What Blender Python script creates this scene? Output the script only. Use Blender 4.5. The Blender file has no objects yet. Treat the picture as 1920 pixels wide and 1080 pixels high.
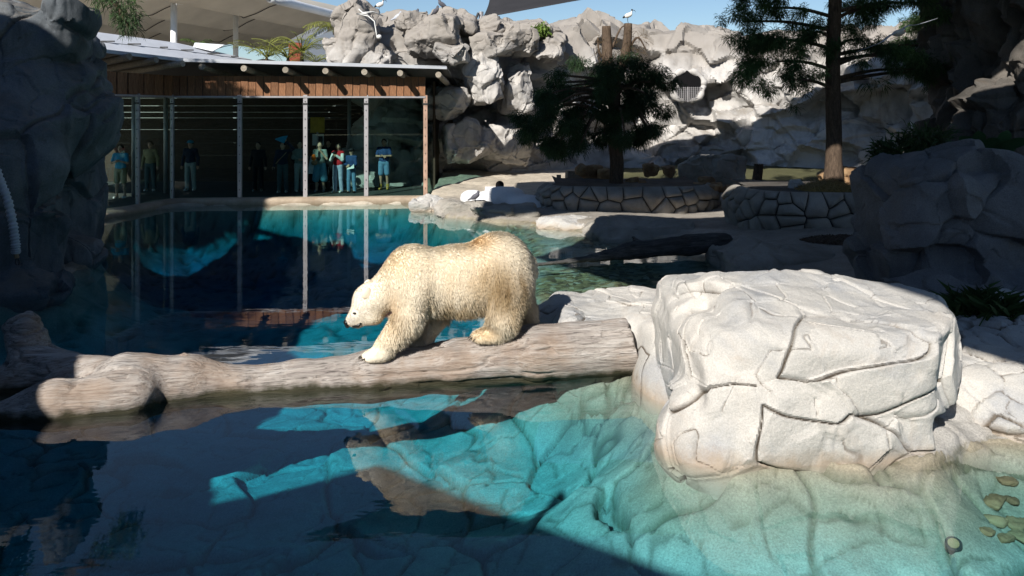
import bpy, math, random
import numpy as np
from mathutils import Vector, Matrix

scene = bpy.context.scene
C = scene.collection
# ------------------------------------------------------------------ camera
FPX, HCAM, YH = 1500.0, 2.95, 208.0          # focal length in px (1920 wide), eye height over the water, horizon row
cam_d = bpy.data.cameras.new('camera'); cam = bpy.data.objects.new('camera', cam_d); C.objects.link(cam)
cam_d.sensor_width = 36.0; cam_d.lens = 36.0 * FPX / 1920.0
cam_d.shift_y = -(540.0 - YH) / 1920.0
cam_d.clip_start = 0.05; cam_d.clip_end = 2000.0
cam.location = (0, 0, HCAM); cam.rotation_euler = (math.radians(90), 0, 0)
scene.camera = cam
# ------------------------------------------------------------------ sky, sun, exposure
SUN = Vector((0.42, 0.80, -0.617)).normalized()      # the way the light travels
w = bpy.data.worlds.new('World'); scene.world = w; w.use_nodes = True
nt = w.node_tree; nt.nodes.clear()
sky = nt.nodes.new('ShaderNodeTexSky'); sky.sky_type = 'NISHITA'; sky.sun_disc = False
sky.sun_elevation = math.asin(-SUN.z); sky.sun_rotation = math.atan2(-SUN.x, -SUN.y)
sky.air_density = 1.0; sky.dust_density = 0.0; sky.ozone_density = 4.0
bg = nt.nodes.new('ShaderNodeBackground'); bg.inputs['Strength'].default_value = 0.07
ow = nt.nodes.new('ShaderNodeOutputWorld')
nt.links.new(sky.outputs[0], bg.inputs[0]); nt.links.new(bg.outputs[0], ow.inputs[0])
sun_d = bpy.data.lights.new('sun', 'SUN'); sun_d.energy = 5.0; sun_d.angle = math.radians(0.53); sun_d.color = (1.0, 0.95, 0.87)
sun = bpy.data.objects.new('sun', sun_d); C.objects.link(sun)
sun.rotation_euler = SUN.to_track_quat('-Z', 'Y').to_euler(); sun.location = (-10, -15, 20)
scene.render.engine = 'CYCLES'
scene.view_settings.view_transform = 'Standard'; scene.view_settings.look = 'None'
scene.view_settings.gamma = 1.0; scene.view_settings.use_curve_mapping = False
scene.view_settings.exposure = 0.48
cy = scene.cycles
cy.max_bounces = 8; cy.diffuse_bounces = 3; cy.glossy_bounces = 4; cy.transmission_bounces = 4
cy.transparent_max_bounces = 24; cy.volume_bounces = 0
cy.use_denoising = True
cy.caustics_reflective = False; cy.caustics_refractive = False
try:
    cy.use_adaptive_sampling = True; cy.adaptive_threshold = 0.02
except Exception: pass

rng = np.random.default_rng(7)
random.seed(7)

def P(px, py, d):
    """a place d metres out that shows at pixel px,py of the photograph"""
    return np.array(((px - 960.0) * d / FPX, d, HCAM - (py - YH) * d / FPX))
def G(px, py, z=0.0):
    d = FPX * (HCAM - z) / (py - YH)
    return np.array(((px - 960.0) * d / FPX, d, z))

# ------------------------------------------------------------------ node materials
MATS = {}
def new_mat(name):
    m = bpy.data.materials.new(name); m.use_nodes = True
    t = m.node_tree; t.nodes.clear()
    o = t.nodes.new('ShaderNodeOutputMaterial')
    MATS[name] = m
    return m, t, o
def nd(t, typ, **kw):
    n = t.nodes.new(typ)
    for k, v in kw.items():
        if k in ('op', 'operation'): n.operation = v
        elif k == 'blend': n.blend_type = v
        elif k == 'attr': n.attribute_name = v
        elif k == 'feature': n.feature = v
        elif k == 'dims': n.noise_dimensions = v
        else: n.inputs[k].default_value = v
    return n
def lk(t, a, b): t.links.new(a, b)
def ramp(t, src, stops):
    r = t.nodes.new('ShaderNodeValToRGB')
    while len(r.color_ramp.elements) > 1: r.color_ramp.elements.remove(r.color_ramp.elements[-1])
    for i, (p, c) in enumerate(stops):
        e = r.color_ramp.elements[0] if i == 0 else r.color_ramp.elements.new(p)
        e.position = p; e.color = (c[0], c[1], c[2], 1) if not isinstance(c, (int, float)) else (c, c, c, 1)
    if src is not None: lk(t, src, r.inputs[0])
    return r
def noise(t, co, scale, detail=4, rough=0.55, dist=0.0):
    n = nd(t, 'ShaderNodeTexNoise', Scale=scale, Detail=detail, Roughness=rough, Distortion=dist)
    if co is not None: lk(t, co, n.inputs['Vector'])
    return n
def mixc(t, f, a, b, blend='MIX'):
    n = t.nodes.new('ShaderNodeMix'); n.data_type = 'RGBA'; n.blend_type = blend
    for inp, v in ((0, f), (6, a), (7, b)):
        if hasattr(v, 'links'): lk(t, v, n.inputs[inp])
        elif isinstance(v, (int, float)): n.inputs[inp].default_value = v
        else: n.inputs[inp].default_value = (v[0], v[1], v[2], 1)
    return n.outputs[2]
def coords(t, scale=(1, 1, 1)):
    g = t.nodes.new('ShaderNodeNewGeometry')
    mp = nd(t, 'ShaderNodeMapping', Scale=scale); lk(t, g.outputs['Position'], mp.inputs['Vector'])
    return mp.outputs[0], g
def objco(t, scale=(1, 1, 1)):
    g = t.nodes.new('ShaderNodeTexCoord')
    mp = nd(t, 'ShaderNodeMapping', Scale=scale); lk(t, g.outputs['Object'], mp.inputs['Vector'])
    return mp.outputs[0]
def bsdf(t, o, col, rough=0.8, spec=0.3, normal=None, metal=0.0):
    b = t.nodes.new('ShaderNodeBsdfPrincipled')
    if hasattr(col, 'links'): lk(t, col, b.inputs['Base Color'])
    else: b.inputs['Base Color'].default_value = (col[0], col[1], col[2], 1)
    if hasattr(rough, 'links'): lk(t, rough, b.inputs['Roughness'])
    else: b.inputs['Roughness'].default_value = rough
    b.inputs['Specular IOR Level'].default_value = spec
    b.inputs['Metallic'].default_value = metal
    if normal is not None: lk(t, normal, b.inputs['Normal'])
    lk(t, b.outputs[0], o.inputs['Surface'])
    return b
def bump(t, h, strength=0.4, dist=0.02):
    b = nd(t, 'ShaderNodeBump', Strength=strength, Distance=dist); lk(t, h, b.inputs['Height'])
    return b.outputs[0]

def plain(name, col, rough=0.7, var=0.15, scale=6.0, spec=0.3, metal=0.0, bmp=0.0, bscale=40):
    m, t, o = new_mat(name)
    co, _ = coords(t)
    n = noise(t, co, scale, 4)
    c = ramp(t, n.outputs[0], [(0.3, [x * (1 - var) for x in col]), (0.7, [min(1, x * (1 + var)) for x in col])])
    nn = None
    if bmp > 0:
        n2 = noise(t, co, bscale, 3); nn = bump(t, n2.outputs[0], bmp, 0.01)
    bsdf(t, o, c.outputs[0], rough, spec, nn, metal)
    return m

def rockmat(name, dark, mid, light, scale=1.0, speck=0.12, wet=None, bstr=0.5, top=None, stain=(0.30, 0.22, 0.15), stain_amt=0.35, rough=0.9, streak=0.0, crest=None, joint_brown=None):
    """sprayed artificial rock: patchy paint, speckle, rusty stains, optional water-line stain and washed top tint"""
    m, t, o = new_mat(name)
    co, g = coords(t)
    n1 = noise(t, co, 0.9 * scale, 5, 0.6, 0.4)
    base = ramp(t, n1.outputs[0], [(0.32, dark), (0.5, mid), (0.68, light)]).outputs[0]
    ns = noise(t, co, 70 * scale, 2, 0.7)
    sp = ramp(t, ns.outputs[0], [(0.35, 1 - speck), (0.65, 1 + speck * 0.0 + 0.0)]).outputs[0]
    base = mixc(t, 1.0, base, sp, 'MULTIPLY')
    nst = noise(t, co, 1.7 * scale, 6, 0.7, 1.2)
    f = ramp(t, nst.outputs[0], [(0.55, 0.0), (0.75, stain_amt)]).outputs[0]
    base = mixc(t, f, base, stain)
    if streak > 0:       # run-off streaks that hang down the faces
        mp = nd(t, 'ShaderNodeMapping', Scale=(2.2, 2.2, 0.22)); lk(t, g.outputs['Position'], mp.inputs['Vector'])
        nk = noise(t, mp.outputs[0], 1.0, 5, 0.65, 0.3)
        f = ramp(t, nk.outputs[0], [(0.52, 0.0), (0.72, streak)]).outputs[0]
        base = mixc(t, f, base, [x * 0.35 for x in dark])
    if top is not None:
        sx = t.nodes.new('ShaderNodeSeparateXYZ'); lk(t, g.outputs['Normal'], sx.inputs[0])
        nt_ = noise(t, co, 2.5, 4)
        ad = nd(t, 'ShaderNodeMath', op='MULTIPLY'); lk(t, sx.outputs[2], ad.inputs[0]); lk(t, nt_.outputs[0], ad.inputs[1])
        f = ramp(t, ad.outputs[0], [(0.3, 0.0), (0.6, 0.7)]).outputs[0]
        base = mixc(t, f, base, top)
    if crest is not None:   # weathered, lichen-grey crest
        sx = t.nodes.new('ShaderNodeSeparateXYZ'); lk(t, g.outputs['Position'], sx.inputs[0])
        nc = noise(t, co, 0.6, 4); ad = nd(t, 'ShaderNodeMath', op='MULTIPLY_ADD'); lk(t, nc.outputs[0], ad.inputs[0]); ad.inputs[1].default_value = 2.0; lk(t, sx.outputs[2], ad.inputs[2])
        mr_ = nd(t, 'ShaderNodeMapRange'); lk(t, ad.outputs[0], mr_.inputs[0]); mr_.inputs[1].default_value = crest[0] + 1; mr_.inputs[2].default_value = crest[1] + 1; mr_.inputs[4].default_value = 0.85
        base = mixc(t, mr_.outputs[0], base, crest[2])
    if wet is not None:   # mineral stain left along the water line
        sx = t.nodes.new('ShaderNodeSeparateXYZ'); lk(t, g.outputs['Position'], sx.inputs[0])
        nw = noise(t, co, 5.0, 5, 0.7)
        ml = nd(t, 'ShaderNodeMath', op='MULTIPLY_ADD'); lk(t, nw.outputs[0], ml.inputs[0]); ml.inputs[1].default_value = -0.28; lk(t, sx.outputs[2], ml.inputs[2])
        f = ramp(t, ml.outputs[0], [(0.0, 0.75), (0.02, 0.0)])
        f.color_ramp.elements[0].position = 0.0
        mp2 = nd(t, 'ShaderNodeMapRange'); lk(t, ml.outputs[0], mp2.inputs[0])
        mp2.inputs[1].default_value = -0.14; mp2.inputs[2].default_value = 0.02; mp2.inputs[3].default_value = 0.75; mp2.inputs[4].default_value = 0.0
        base = mixc(t, mp2.outputs[0], base, wet)
    if joint_brown is not None:      # dark brown laid patchily along the carved joints
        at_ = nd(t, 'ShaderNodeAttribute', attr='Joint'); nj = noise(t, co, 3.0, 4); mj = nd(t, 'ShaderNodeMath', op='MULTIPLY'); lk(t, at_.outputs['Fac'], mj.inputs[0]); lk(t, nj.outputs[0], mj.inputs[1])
        base = mixc(t, ramp(t, mj.outputs[0], [(0.18, 0.0), (0.42, 0.85)]).outputs[0], base, joint_brown)
    nb1 = noise(t, co, 22 * scale, 6, 0.7); nb2 = noise(t, co, 130 * scale, 3, 0.7)
    ad = nd(t, 'ShaderNodeMath', op='MULTIPLY_ADD'); lk(t, nb2.outputs[0], ad.inputs[0]); ad.inputs[1].default_value = 0.35; lk(t, nb1.outputs[0], ad.inputs[2])
    bsdf(t, o, base, rough, 0.2, bump(t, ad.outputs[0], bstr, 0.025))
    return m

def schlick(t, geo, normal, f0, pw):
    """share of light mirrored at a surface, the same from both sides"""
    dt = nd(t, 'ShaderNodeVectorMath', op='DOT_PRODUCT'); lk(t, geo.outputs['Incoming'], dt.inputs[0]); lk(t, normal, dt.inputs[1])
    ab = nd(t, 'ShaderNodeMath', op='ABSOLUTE'); lk(t, dt.outputs['Value'], ab.inputs[0])
    om = nd(t, 'ShaderNodeMath', op='SUBTRACT'); om.inputs[0].default_value = 1.0; lk(t, ab.outputs[0], om.inputs[1])
    p5 = nd(t, 'ShaderNodeMath', op='POWER'); lk(t, om.outputs[0], p5.inputs[0]); p5.inputs[1].default_value = pw
    fr = nd(t, 'ShaderNodeMath', op='MULTIPLY_ADD'); lk(t, p5.outputs[0], fr.inputs[0]); fr.inputs[1].default_value = 1 - f0; fr.inputs[2].default_value = f0
    return fr.outputs[0]
# ------------------------------------------------------------------ meshes and objects
def np_mesh(name, V, F, smooth=True):
    me = bpy.data.meshes.new(name)
    V = np.ascontiguousarray(V, dtype=np.float32).reshape(-1, 3)
    if isinstance(F, np.ndarray):
        F = np.ascontiguousarray(F, dtype=np.int32); k = F.shape[1]
        me.vertices.add(len(V)); me.vertices.foreach_set('co', V.ravel())
        me.loops.add(F.size); me.loops.foreach_set('vertex_index', F.ravel())
        me.polygons.add(len(F)); me.polygons.foreach_set('loop_start', np.arange(0, F.size, k, dtype=np.int32))
        me.update(calc_edges=True)
    else:
        me.from_pydata([tuple(map(float, v)) for v in V], [], [tuple(map(int, f)) for f in F])
    if smooth: me.polygons.foreach_set('use_smooth', np.ones(len(me.polygons), dtype=bool))
    me.update()
    return me
def link(name, me, mat=None, parent=None, loc=None, kind=None, label=None, cat=None, group=None, rot=None):
    o = bpy.data.objects.new(name, me); C.objects.link(o)
    if mat is not None and me is not None and len(me.materials) == 0:
        me.materials.append(MATS[mat] if isinstance(mat, str) else mat)
    if parent is not None: o.parent = parent
    if loc is not None: o.location = tuple(map(float, loc))
    if rot is not None: o.rotation_euler = rot
    if kind: o['kind'] = kind
    if label: o['label'] = label
    if cat: o['category'] = cat
    if group: o['group'] = group
    return o
def empty(name, loc, label, cat, group=None, rz=0.0):
    o = link(name, None, loc=loc, label=label, cat=cat, group=group)
    o.rotation_euler = (0, 0, rz); o.empty_display_size = 0.2
    return o
def gridF(nu, nv, closed_u=False):
    i = np.arange(nu if closed_u else nu - 1); j = np.arange(nv - 1)
    I, J = np.meshgrid(i, j, indexing='ij'); I2 = (I + 1) % nu
    return np.stack([I * nv + J, I2 * nv + J, I2 * nv + J + 1, I * nv + J + 1], -1).reshape(-1, 4)
def crisp(me, deg=30):
    me.set_sharp_from_angle(angle=math.radians(deg)); return me
def color_attr(me, cols, name='Col'):
    a = me.color_attributes.new(name, 'FLOAT_COLOR', 'POINT')
    c = np.ones((len(me.vertices), 4), np.float32); c[:, :cols.shape[1]] = cols
    a.data.foreach_set('color', c.ravel())

class MB:
    """boxes, bars and tubes collected into ONE mesh"""
    def __init__(s): s.V = []; s.F = []; s.n = 0
    def add(s, V, F):
        V = np.asarray(V, float).reshape(-1, 3)
        s.V.append(V); s.F += [tuple(int(i) + s.n for i in f) for f in F]; s.n += len(V); return s
    def box(s, c, size, R=None):
        x, y, z = [v / 2 for v in size]
        V = np.array([(-x, -y, -z), (x, -y, -z), (x, y, -z), (-x, y, -z), (-x, -y, z), (x, -y, z), (x, y, z), (-x, y, z)])
        if R is not None: V = V @ np.array(R).T
        return s.add(V + np.array(c), [(0, 3, 2, 1), (4, 5, 6, 7), (0, 1, 5, 4), (1, 2, 6, 5), (2, 3, 7, 6), (3, 0, 4, 7)])
    def quadbox(s, pts, thick):
        """a slab: four corners, thickness vector"""
        p = np.array(pts, float); q = p + np.array(thick, float)
        return s.add(np.vstack([p, q]), [(0, 1, 2, 3), (7, 6, 5, 4), (0, 4, 5, 1), (1, 5, 6, 2), (2, 6, 7, 3), (3, 7, 4, 0)])
    def tube(s, pts, rad, n=8, cap=True):
        pts = np.array(pts, float); m = len(pts)
        rad = np.full(m, rad) if np.isscalar(rad) else np.array(rad, float)
        T = np.gradient(pts, axis=0); T /= np.linalg.norm(T, axis=1)[:, None] + 1e-9
        ref = np.array((0, 0, 1.0)) if abs(T[0][2]) < 0.9 else np.array((1.0, 0, 0))
        a = np.linspace(0, 2 * np.pi, n, endpoint=False); V = []
        for i in range(m):
            u = np.cross(T[i], ref); u /= np.linalg.norm(u) + 1e-9; v = np.cross(u, T[i])
            V.append(pts[i] + rad[i] * (np.cos(a)[:, None] * u + np.sin(a)[:, None] * v))
        F = [(i * n + j, i * n + (j + 1) % n, (i + 1) * n + (j + 1) % n, (i + 1) * n + j) for i in range(m - 1) for j in range(n)]
        if cap: F += [tuple(range(n - 1, -1, -1)), tuple((m - 1) * n + j for j in range(n))]
        return s.add(np.vstack(V), F)
    def mesh(s, name, smooth=False): return np_mesh(name, np.vstack(s.V), s.F, smooth)
    def build(s, name, mat, parent=None, smooth=False, **kw): return link(name, s.mesh(name, smooth), mat, parent, **kw)

# ------------------------------------------------------------------ noise in numpy
def hsh(ix, iy, iz, seed):
    u = np.uint32
    h = ix.astype(u) * u(374761393) + iy.astype(u) * u(668265263) + iz.astype(u) * u(2246822519) + u((seed * 1274126177) & 0xFFFFFFFF)
    h = (h ^ (h >> u(13))) * u(1274126177)
    h = (h ^ (h >> u(16))) * u(2246822519)
    h = h ^ (h >> u(15))
    return (h & u(0xFFFFFF)).astype(np.float32) * np.float32(1 / 16777216.0)
def vnoise(Q, seed=0):
    Q = Q.astype(np.float32); i = np.floor(Q).astype(np.int32); f = Q - i; f = f * f * (3 - 2 * f)
    r = 0
    for dx in (0, 1):
        for dy in (0, 1):
            for dz in (0, 1):
                wgt = (f[:, 0] if dx else 1 - f[:, 0]) * (f[:, 1] if dy else 1 - f[:, 1]) * (f[:, 2] if dz else 1 - f[:, 2])
                r = r + wgt * hsh(i[:, 0] + dx, i[:, 1] + dy, i[:, 2] + dz, seed)
    return r * 2 - 1
def fbm(Q, octv=4, seed=0, gain=0.5):
    r = 0; a = 1.0; s = 0
    for k in range(octv):
        r = r + a * vnoise(Q * 2 ** k + 17.3 * k, seed + k); s += a; a *= gain
    return r / s
def voro(Q, seed=0, jit=0.9):
    Q = Q.astype(np.float32); i = np.floor(Q).astype(np.int32); n = len(Q); f4 = np.float32
    F1 = np.full(n, 9.0, f4); F2 = np.full(n, 9.0, f4); c1 = np.zeros((n, 3), f4); c2 = np.zeros((n, 3), f4); h1 = np.zeros(n, f4); h2 = np.zeros(n, f4)
    for dx in (-1, 0, 1):
        for dy in (-1, 0, 1):
            for dz in (-1, 0, 1):
                a, b, c = i[:, 0] + dx, i[:, 1] + dy, i[:, 2] + dz
                p = np.stack([a + .5 + jit * (hsh(a, b, c, seed) - .5), b + .5 + jit * (hsh(a, b, c, seed + 1) - .5), c + .5 + jit * (hsh(a, b, c, seed + 2) - .5)], 1)
                d = np.sqrt(((Q - p) ** 2).sum(1)); h = hsh(a, b, c, seed + 3)
                m1 = d < F1; m2 = (~m1) & (d < F2)
                F2 = np.where(m1, F1, np.where(m2, d, F2)); c2 = np.where(m1[:, None], c1, np.where(m2[:, None], p, c2)); h2 = np.where(m1, h1, np.where(m2, h, h2))
                F1 = np.where(m1, d, F1); c1 = np.where(m1[:, None], p, c1); h1 = np.where(m1, h, h1)
    nrm = c2 - c1; L = np.linalg.norm(nrm, axis=1) + 1e-6
    e = np.abs((((c1 + c2) / 2 - Q) * nrm).sum(1) / L)
    return e, c1, c2, h1, h2
def facets(Pw, scale, seed, off, tilt, crack, cw, warp=0.35, keep=0.6, blend=0.12, stretch=(1, 1, 1)):
    """blocks with their own tilt and height, parted by carved cracks"""
    Q = Pw / (np.array(stretch) * scale)
    Q = Q + warp * np.stack([fbm(Q * 1.3 + 5, 2, seed + 50), fbm(Q * 1.3 + 25, 2, seed + 60), fbm(Q * 1.3 + 45, 2, seed + 70)], 1)
    e, c1, c2, h1, h2 = voro(Q, seed)
    def plane(c, h):
        tv = np.stack([np.cos(h * 40), np.sin(h * 57), np.cos(h * 91)], 1)
        return off * (h - 0.5) * 2 + tilt * ((Q - c) * tv).sum(1) * scale
    a, b = plane(c1, h1), plane(c2, h2)
    wgt = np.clip(e / blend, 0, 1); wgt = wgt * wgt * (3 - 2 * wgt)
    hgt = a * (.5 + .5 * wgt) + b * (.5 - .5 * wgt)
    pair = np.modf((h1 + h2) * 13.7)[0]
    cut = np.where(pair < keep, 1.0, 0.15)
    cr = np.exp(-(e * scale / cw) ** 2) * cut
    return hgt - crack * cr, cr

def sheet_normals(Pg, closed=False):
    du = (np.roll(Pg, -1, 0) - np.roll(Pg, 1, 0)) if closed else np.gradient(Pg, axis=0)
    dv = np.gradient(Pg, axis=1)
    n = np.cross(du, dv); n /= np.linalg.norm(n, axis=2)[..., None] + 1e-9
    return n
def catmull(pts, n):
    pts = np.array(pts, float); m = len(pts)
    t = np.linspace(0, m - 1, n); i = np.clip(t.astype(int), 0, m - 2); f = (t - i)[:, None]
    g = lambda k: pts[np.clip(k, 0, m - 1)]
    p0, p1, p2, p3 = g(i - 1), g(i), g(i + 1), g(i + 2)
    return 0.5 * (2 * p1 + (p2 - p0) * f + (2 * p0 - 5 * p1 + 4 * p2 - p3) * f ** 2 + (3 * p1 - p0 - 3 * p2 + p3) * f ** 3)
def arclen(path, step):
    p = np.array(path, float); L = np.linalg.norm(np.diff(p, axis=0), axis=1).sum()
    q = catmull(p, max(20, int(L / step) * 4)); s = np.r_[0, np.cumsum(np.linalg.norm(np.diff(q, axis=0), axis=1))]
    n = max(4, int(s[-1] / step)); t = np.linspace(0, s[-1], n)
    return np.stack([np.interp(t, s, q[:, k]) for k in range(q.shape[1])], 1)

def rock_blob(center, radii, rot=(0, 0, 0), sq=2.6, seed=0, res=48, big=None, fine=None, rough=0.04, flat=None):
    """a boulder: squared-off ball with block facets, carved cracks and rough skin"""
    n = res; a = np.linspace(-1, 1, n + 1); a = np.tan(a * math.pi / 4)
    Vs, Fs, k = [], [], 0
    for ax in range(3):
        for sg in (-1, 1):
            U, W = np.meshgrid(a, a, indexing='ij'); o = np.full_like(U, sg)
            comp = [None] * 3; comp[ax] = o; comp[(ax + 1) % 3] = U if sg > 0 else W; comp[(ax + 2) % 3] = W if sg > 0 else U
            Vs.append(np.stack(comp, -1).reshape(-1, 3)); Fs.append(gridF(n + 1, n + 1) + k); k += (n + 1) ** 2
    V = np.vstack(Vs); F = np.vstack(Fs)
    key = np.round(V * 1e5).astype(np.int64); _, idx, inv = np.unique(key, axis=0, return_index=True, return_inverse=True)
    V = V[idx]; F = inv.reshape(-1)[F]
    V = V / np.linalg.norm(V, axis=1)[:, None]
    rg = np.random.default_rng(seed + 1000); npl = 16
    pn = rg.normal(size=(npl, 3)); pn[:6] = np.vstack([np.eye(3), -np.eye(3)]) + rg.normal(0, 0.18, (6, 3)); pn /= np.linalg.norm(pn, axis=1)[:, None]
    ph = np.r_[rg.uniform(0.86, 0.96, 6), rg.uniform(0.88, 1.08, npl - 6)]; pw = 8.0 + sq * 9
    V = V / ((np.maximum(V @ pn.T, 0) / ph) ** pw).sum(1)[:, None] ** (1 / pw)
    r = np.array(radii, float); R = np.array(Matrix.Rotation(rot[2], 3, 'Z') @ Matrix.Rotation(rot[1], 3, 'Y') @ Matrix.Rotation(rot[0], 3, 'X'))
    W = (V * r) @ R.T + np.array(center); N = vnormals(W, F)
    mr = float(np.mean(r)); S = W + seed * 7.77
    d = mr * 0.07 * fbm(S / (mr * 0.9), 3, seed)
    big = big or (mr * 0.9, mr * 0.05, 0.16, mr * 0.05, mr * 0.03)
    h, _ = facets(S, big[0], seed + 11, big[1], big[2], big[3], big[4]); d = d + h
    if fine:
        h, _ = facets(S, fine[0], seed + 31, fine[1], fine[2], fine[3], fine[4], keep=0.45); d = d + h
    d = d + rough * mr * fbm(S / (mr * 0.12), 4, seed + 5)
    return W + N * d[:, None], F
def blob(name, mat, parent=None, kw=None, **a):
    V, F = rock_blob(**a); return link(name, crisp(np_mesh(name, V, F)), mat, parent, **(kw or {}))

# ------------------------------------------------------------------ smooth solids from distance fields
def smin(a, b, k):
    h = np.clip(0.5 + 0.5 * (b - a) / k, 0, 1); return b + (a - b) * h - k * h * (1 - h)
def sdf_eval(X, prims, k):
    d = None
    for p in prims:
        kk = k
        if p[0] == 'c':
            a = np.array(p[1]); b = np.array(p[2]); ba = b - a; pa = X - a
            h = np.clip((pa @ ba) / (ba @ ba + 1e-9), 0, 1)
            e = np.sqrt(((pa - h[..., None] * ba) ** 2).sum(-1)) - (p[3] + (p[4] - p[3]) * h)
            if len(p) > 5: kk = p[5]
        else:
            q = X - np.array(p[1]); r = np.array(p[2])
            if len(p) > 3 and p[3] is not None: q = q @ np.array(p[3])
            k0 = np.sqrt(((q / r) ** 2).sum(-1)); k1 = np.sqrt(((q / r ** 2) ** 2).sum(-1)) + 1e-9
            e = k0 * (k0 - 1) / k1
            if len(p) > 4: kk = p[4]
        d = e if d is None else smin(d, e, kk)
    return d
def surface_net(F, org, h):
    s = F < 0
    nx, ny, nz = F.shape
    cnt = np.zeros((nx - 1, ny - 1, nz - 1), np.int8)
    for a in (0, 1):
        for b in (0, 1):
            for c in (0, 1): cnt += s[a:nx - 1 + a, b:ny - 1 + b, c:nz - 1 + c]
    act = (cnt > 0) & (cnt < 8); idx = np.full(act.shape, -1, np.int64); A = np.argwhere(act); idx[act] = np.arange(len(A))
    acc = np.zeros((len(A), 3)); num = np.zeros(len(A))
    cr = [(a, b, c) for a in (0, 1) for b in (0, 1) for c in (0, 1)]
    for p in cr:
        for ax in range(3):
            if p[ax] == 1: continue
            q = list(p); q[ax] = 1
            f0 = F[A[:, 0] + p[0], A[:, 1] + p[1], A[:, 2] + p[2]]; f1 = F[A[:, 0] + q[0], A[:, 1] + q[1], A[:, 2] + q[2]]
            m = (f0 < 0) != (f1 < 0); t = np.where(m, f0 / (f0 - f1 + 1e-12), 0)
            pos = np.array(p, float) + np.eye(3)[ax] * t[:, None]
            acc += np.where(m[:, None], pos, 0); num += m
    V = (A + acc / num[:, None]) * h + org
    Q = []
    for ax in range(3):
        sl0 = [slice(None)] * 3; sl1 = [slice(None)] * 3; sl0[ax] = slice(0, -1); sl1[ax] = slice(1, None)
        a, b = s[tuple(sl0)], s[tuple(sl1)]; E = np.argwhere(a != b)
        o1, o2 = (ax + 1) % 3, (ax + 2) % 3
        E = E[(E[:, o1] > 0) & (E[:, o2] > 0) & (E[:, o1] < F.shape[o1] - 1) & (E[:, o2] < F.shape[o2] - 1)]
        flip = a[tuple(E.T)]
        def ci(d1, d2):
            e = E.copy(); e[:, o1] += d1; e[:, o2] += d2; return idx[e[:, 0], e[:, 1], e[:, 2]]
        q = np.stack([ci(-1, -1), ci(0, -1), ci(0, 0), ci(-1, 0)], 1)
        q = np.where(flip[:, None], q, q[:, ::-1]); Q.append(q)
    return V, np.vstack(Q)
def sdf_mesh(prims, h, k=0.05, pad=0.06, post=None):
    lo = np.full(3, 1e9); hi = np.full(3, -1e9)
    for p in prims:
        if p[0] == 'c':
            r = max(p[3], p[4]); a, b = np.array(p[1]), np.array(p[2])
            lo = np.minimum(lo, np.minimum(a, b) - r); hi = np.maximum(hi, np.maximum(a, b) + r)
        else:
            R_ = p[3] if p[0] == 'e' and len(p) > 3 else (p[4] if p[0] == 'b' and len(p) > 4 else None)
            r = np.array(p[2]) if R_ is None else np.abs(np.array(R_)) @ np.array(p[2])
            lo = np.minimum(lo, np.array(p[1]) - r); hi = np.maximum(hi, np.array(p[1]) + r)
    lo -= pad; hi += pad
    n = np.ceil((hi - lo) / h).astype(int) + 1
    ax = [(lo[i] + h * np.arange(n[i])).astype(np.float32) for i in range(3)]
    X = np.stack(np.meshgrid(*ax, indexing='ij'), -1)
    Fv = np.full(X.shape[:3], 1e3, np.float32)
    for p in prims:
        kk = p[5] if (p[0] == 'c' and len(p) > 5) else (p[4] if (p[0] == 'e' and len(p) > 4) else k)
        if p[0] == 'c': r = max(p[3], p[4]); a_, b_ = np.minimum(p[1], p[2]) - r, np.maximum(p[1], p[2]) + r
        else:
            R_ = p[3] if p[0] == 'e' and len(p) > 3 else (p[4] if p[0] == 'b' and len(p) > 4 else None)
            r = np.array(p[2]) if R_ is None else np.abs(np.array(R_)) @ np.array(p[2]); a_, b_ = np.array(p[1]) - r, np.array(p[1]) + r
        mg = kk * 1.3 + 3 * h
        i0 = np.clip(np.floor((a_ - mg - lo) / h).astype(int), 0, n); i1 = np.clip(np.ceil((b_ + mg - lo) / h).astype(int) + 1, 0, n)
        sl = tuple(slice(i0[q], i1[q]) for q in range(3))
        Fv[sl] = smin(Fv[sl], sdf_eval(X[sl], [p], k), kk)
    if post is not None: Fv = post(X, Fv)
    return surface_net(Fv, lo, h)
def rotm(rx=0, ry=0, rz=0): return np.array(Matrix.Rotation(rz, 3, 'Z') @ Matrix.Rotation(ry, 3, 'Y') @ Matrix.Rotation(rx, 3, 'X'))
def vnormals(V, F):
    fn = np.cross(V[F[:, 1]] - V[F[:, 0]], V[F[:, 2]] - V[F[:, 0]]); N = np.zeros_like(V)
    for k in range(F.shape[1]): np.add.at(N, F[:, k], fn)
    return N / (np.linalg.norm(N, axis=1)[:, None] + 1e-12)
# ================================================================== materials
rockmat('rock_pale', (0.37, 0.38, 0.40), (0.53, 0.515, 0.49), (0.63, 0.60, 0.56), 1.1, 0.20, joint_brown=(0.11, 0.085, 0.06), wet=(0.36, 0.28, 0.20), bstr=0.55, stain=(0.42, 0.33, 0.25), stain_amt=0.30)
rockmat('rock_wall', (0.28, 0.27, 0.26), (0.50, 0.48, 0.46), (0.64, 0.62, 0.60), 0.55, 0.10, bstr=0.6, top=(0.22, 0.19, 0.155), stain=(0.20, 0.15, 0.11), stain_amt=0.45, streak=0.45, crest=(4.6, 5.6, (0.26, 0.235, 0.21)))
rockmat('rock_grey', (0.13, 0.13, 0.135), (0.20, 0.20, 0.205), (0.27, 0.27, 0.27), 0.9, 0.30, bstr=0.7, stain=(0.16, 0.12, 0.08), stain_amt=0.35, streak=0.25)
rockmat('rock_dark', (0.06, 0.055, 0.05), (0.12, 0.11, 0.10), (0.19, 0.17, 0.15), 0.7, 0.25, bstr=0.7, stain=(0.12, 0.08, 0.05), stain_amt=0.5, streak=0.5)
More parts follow.
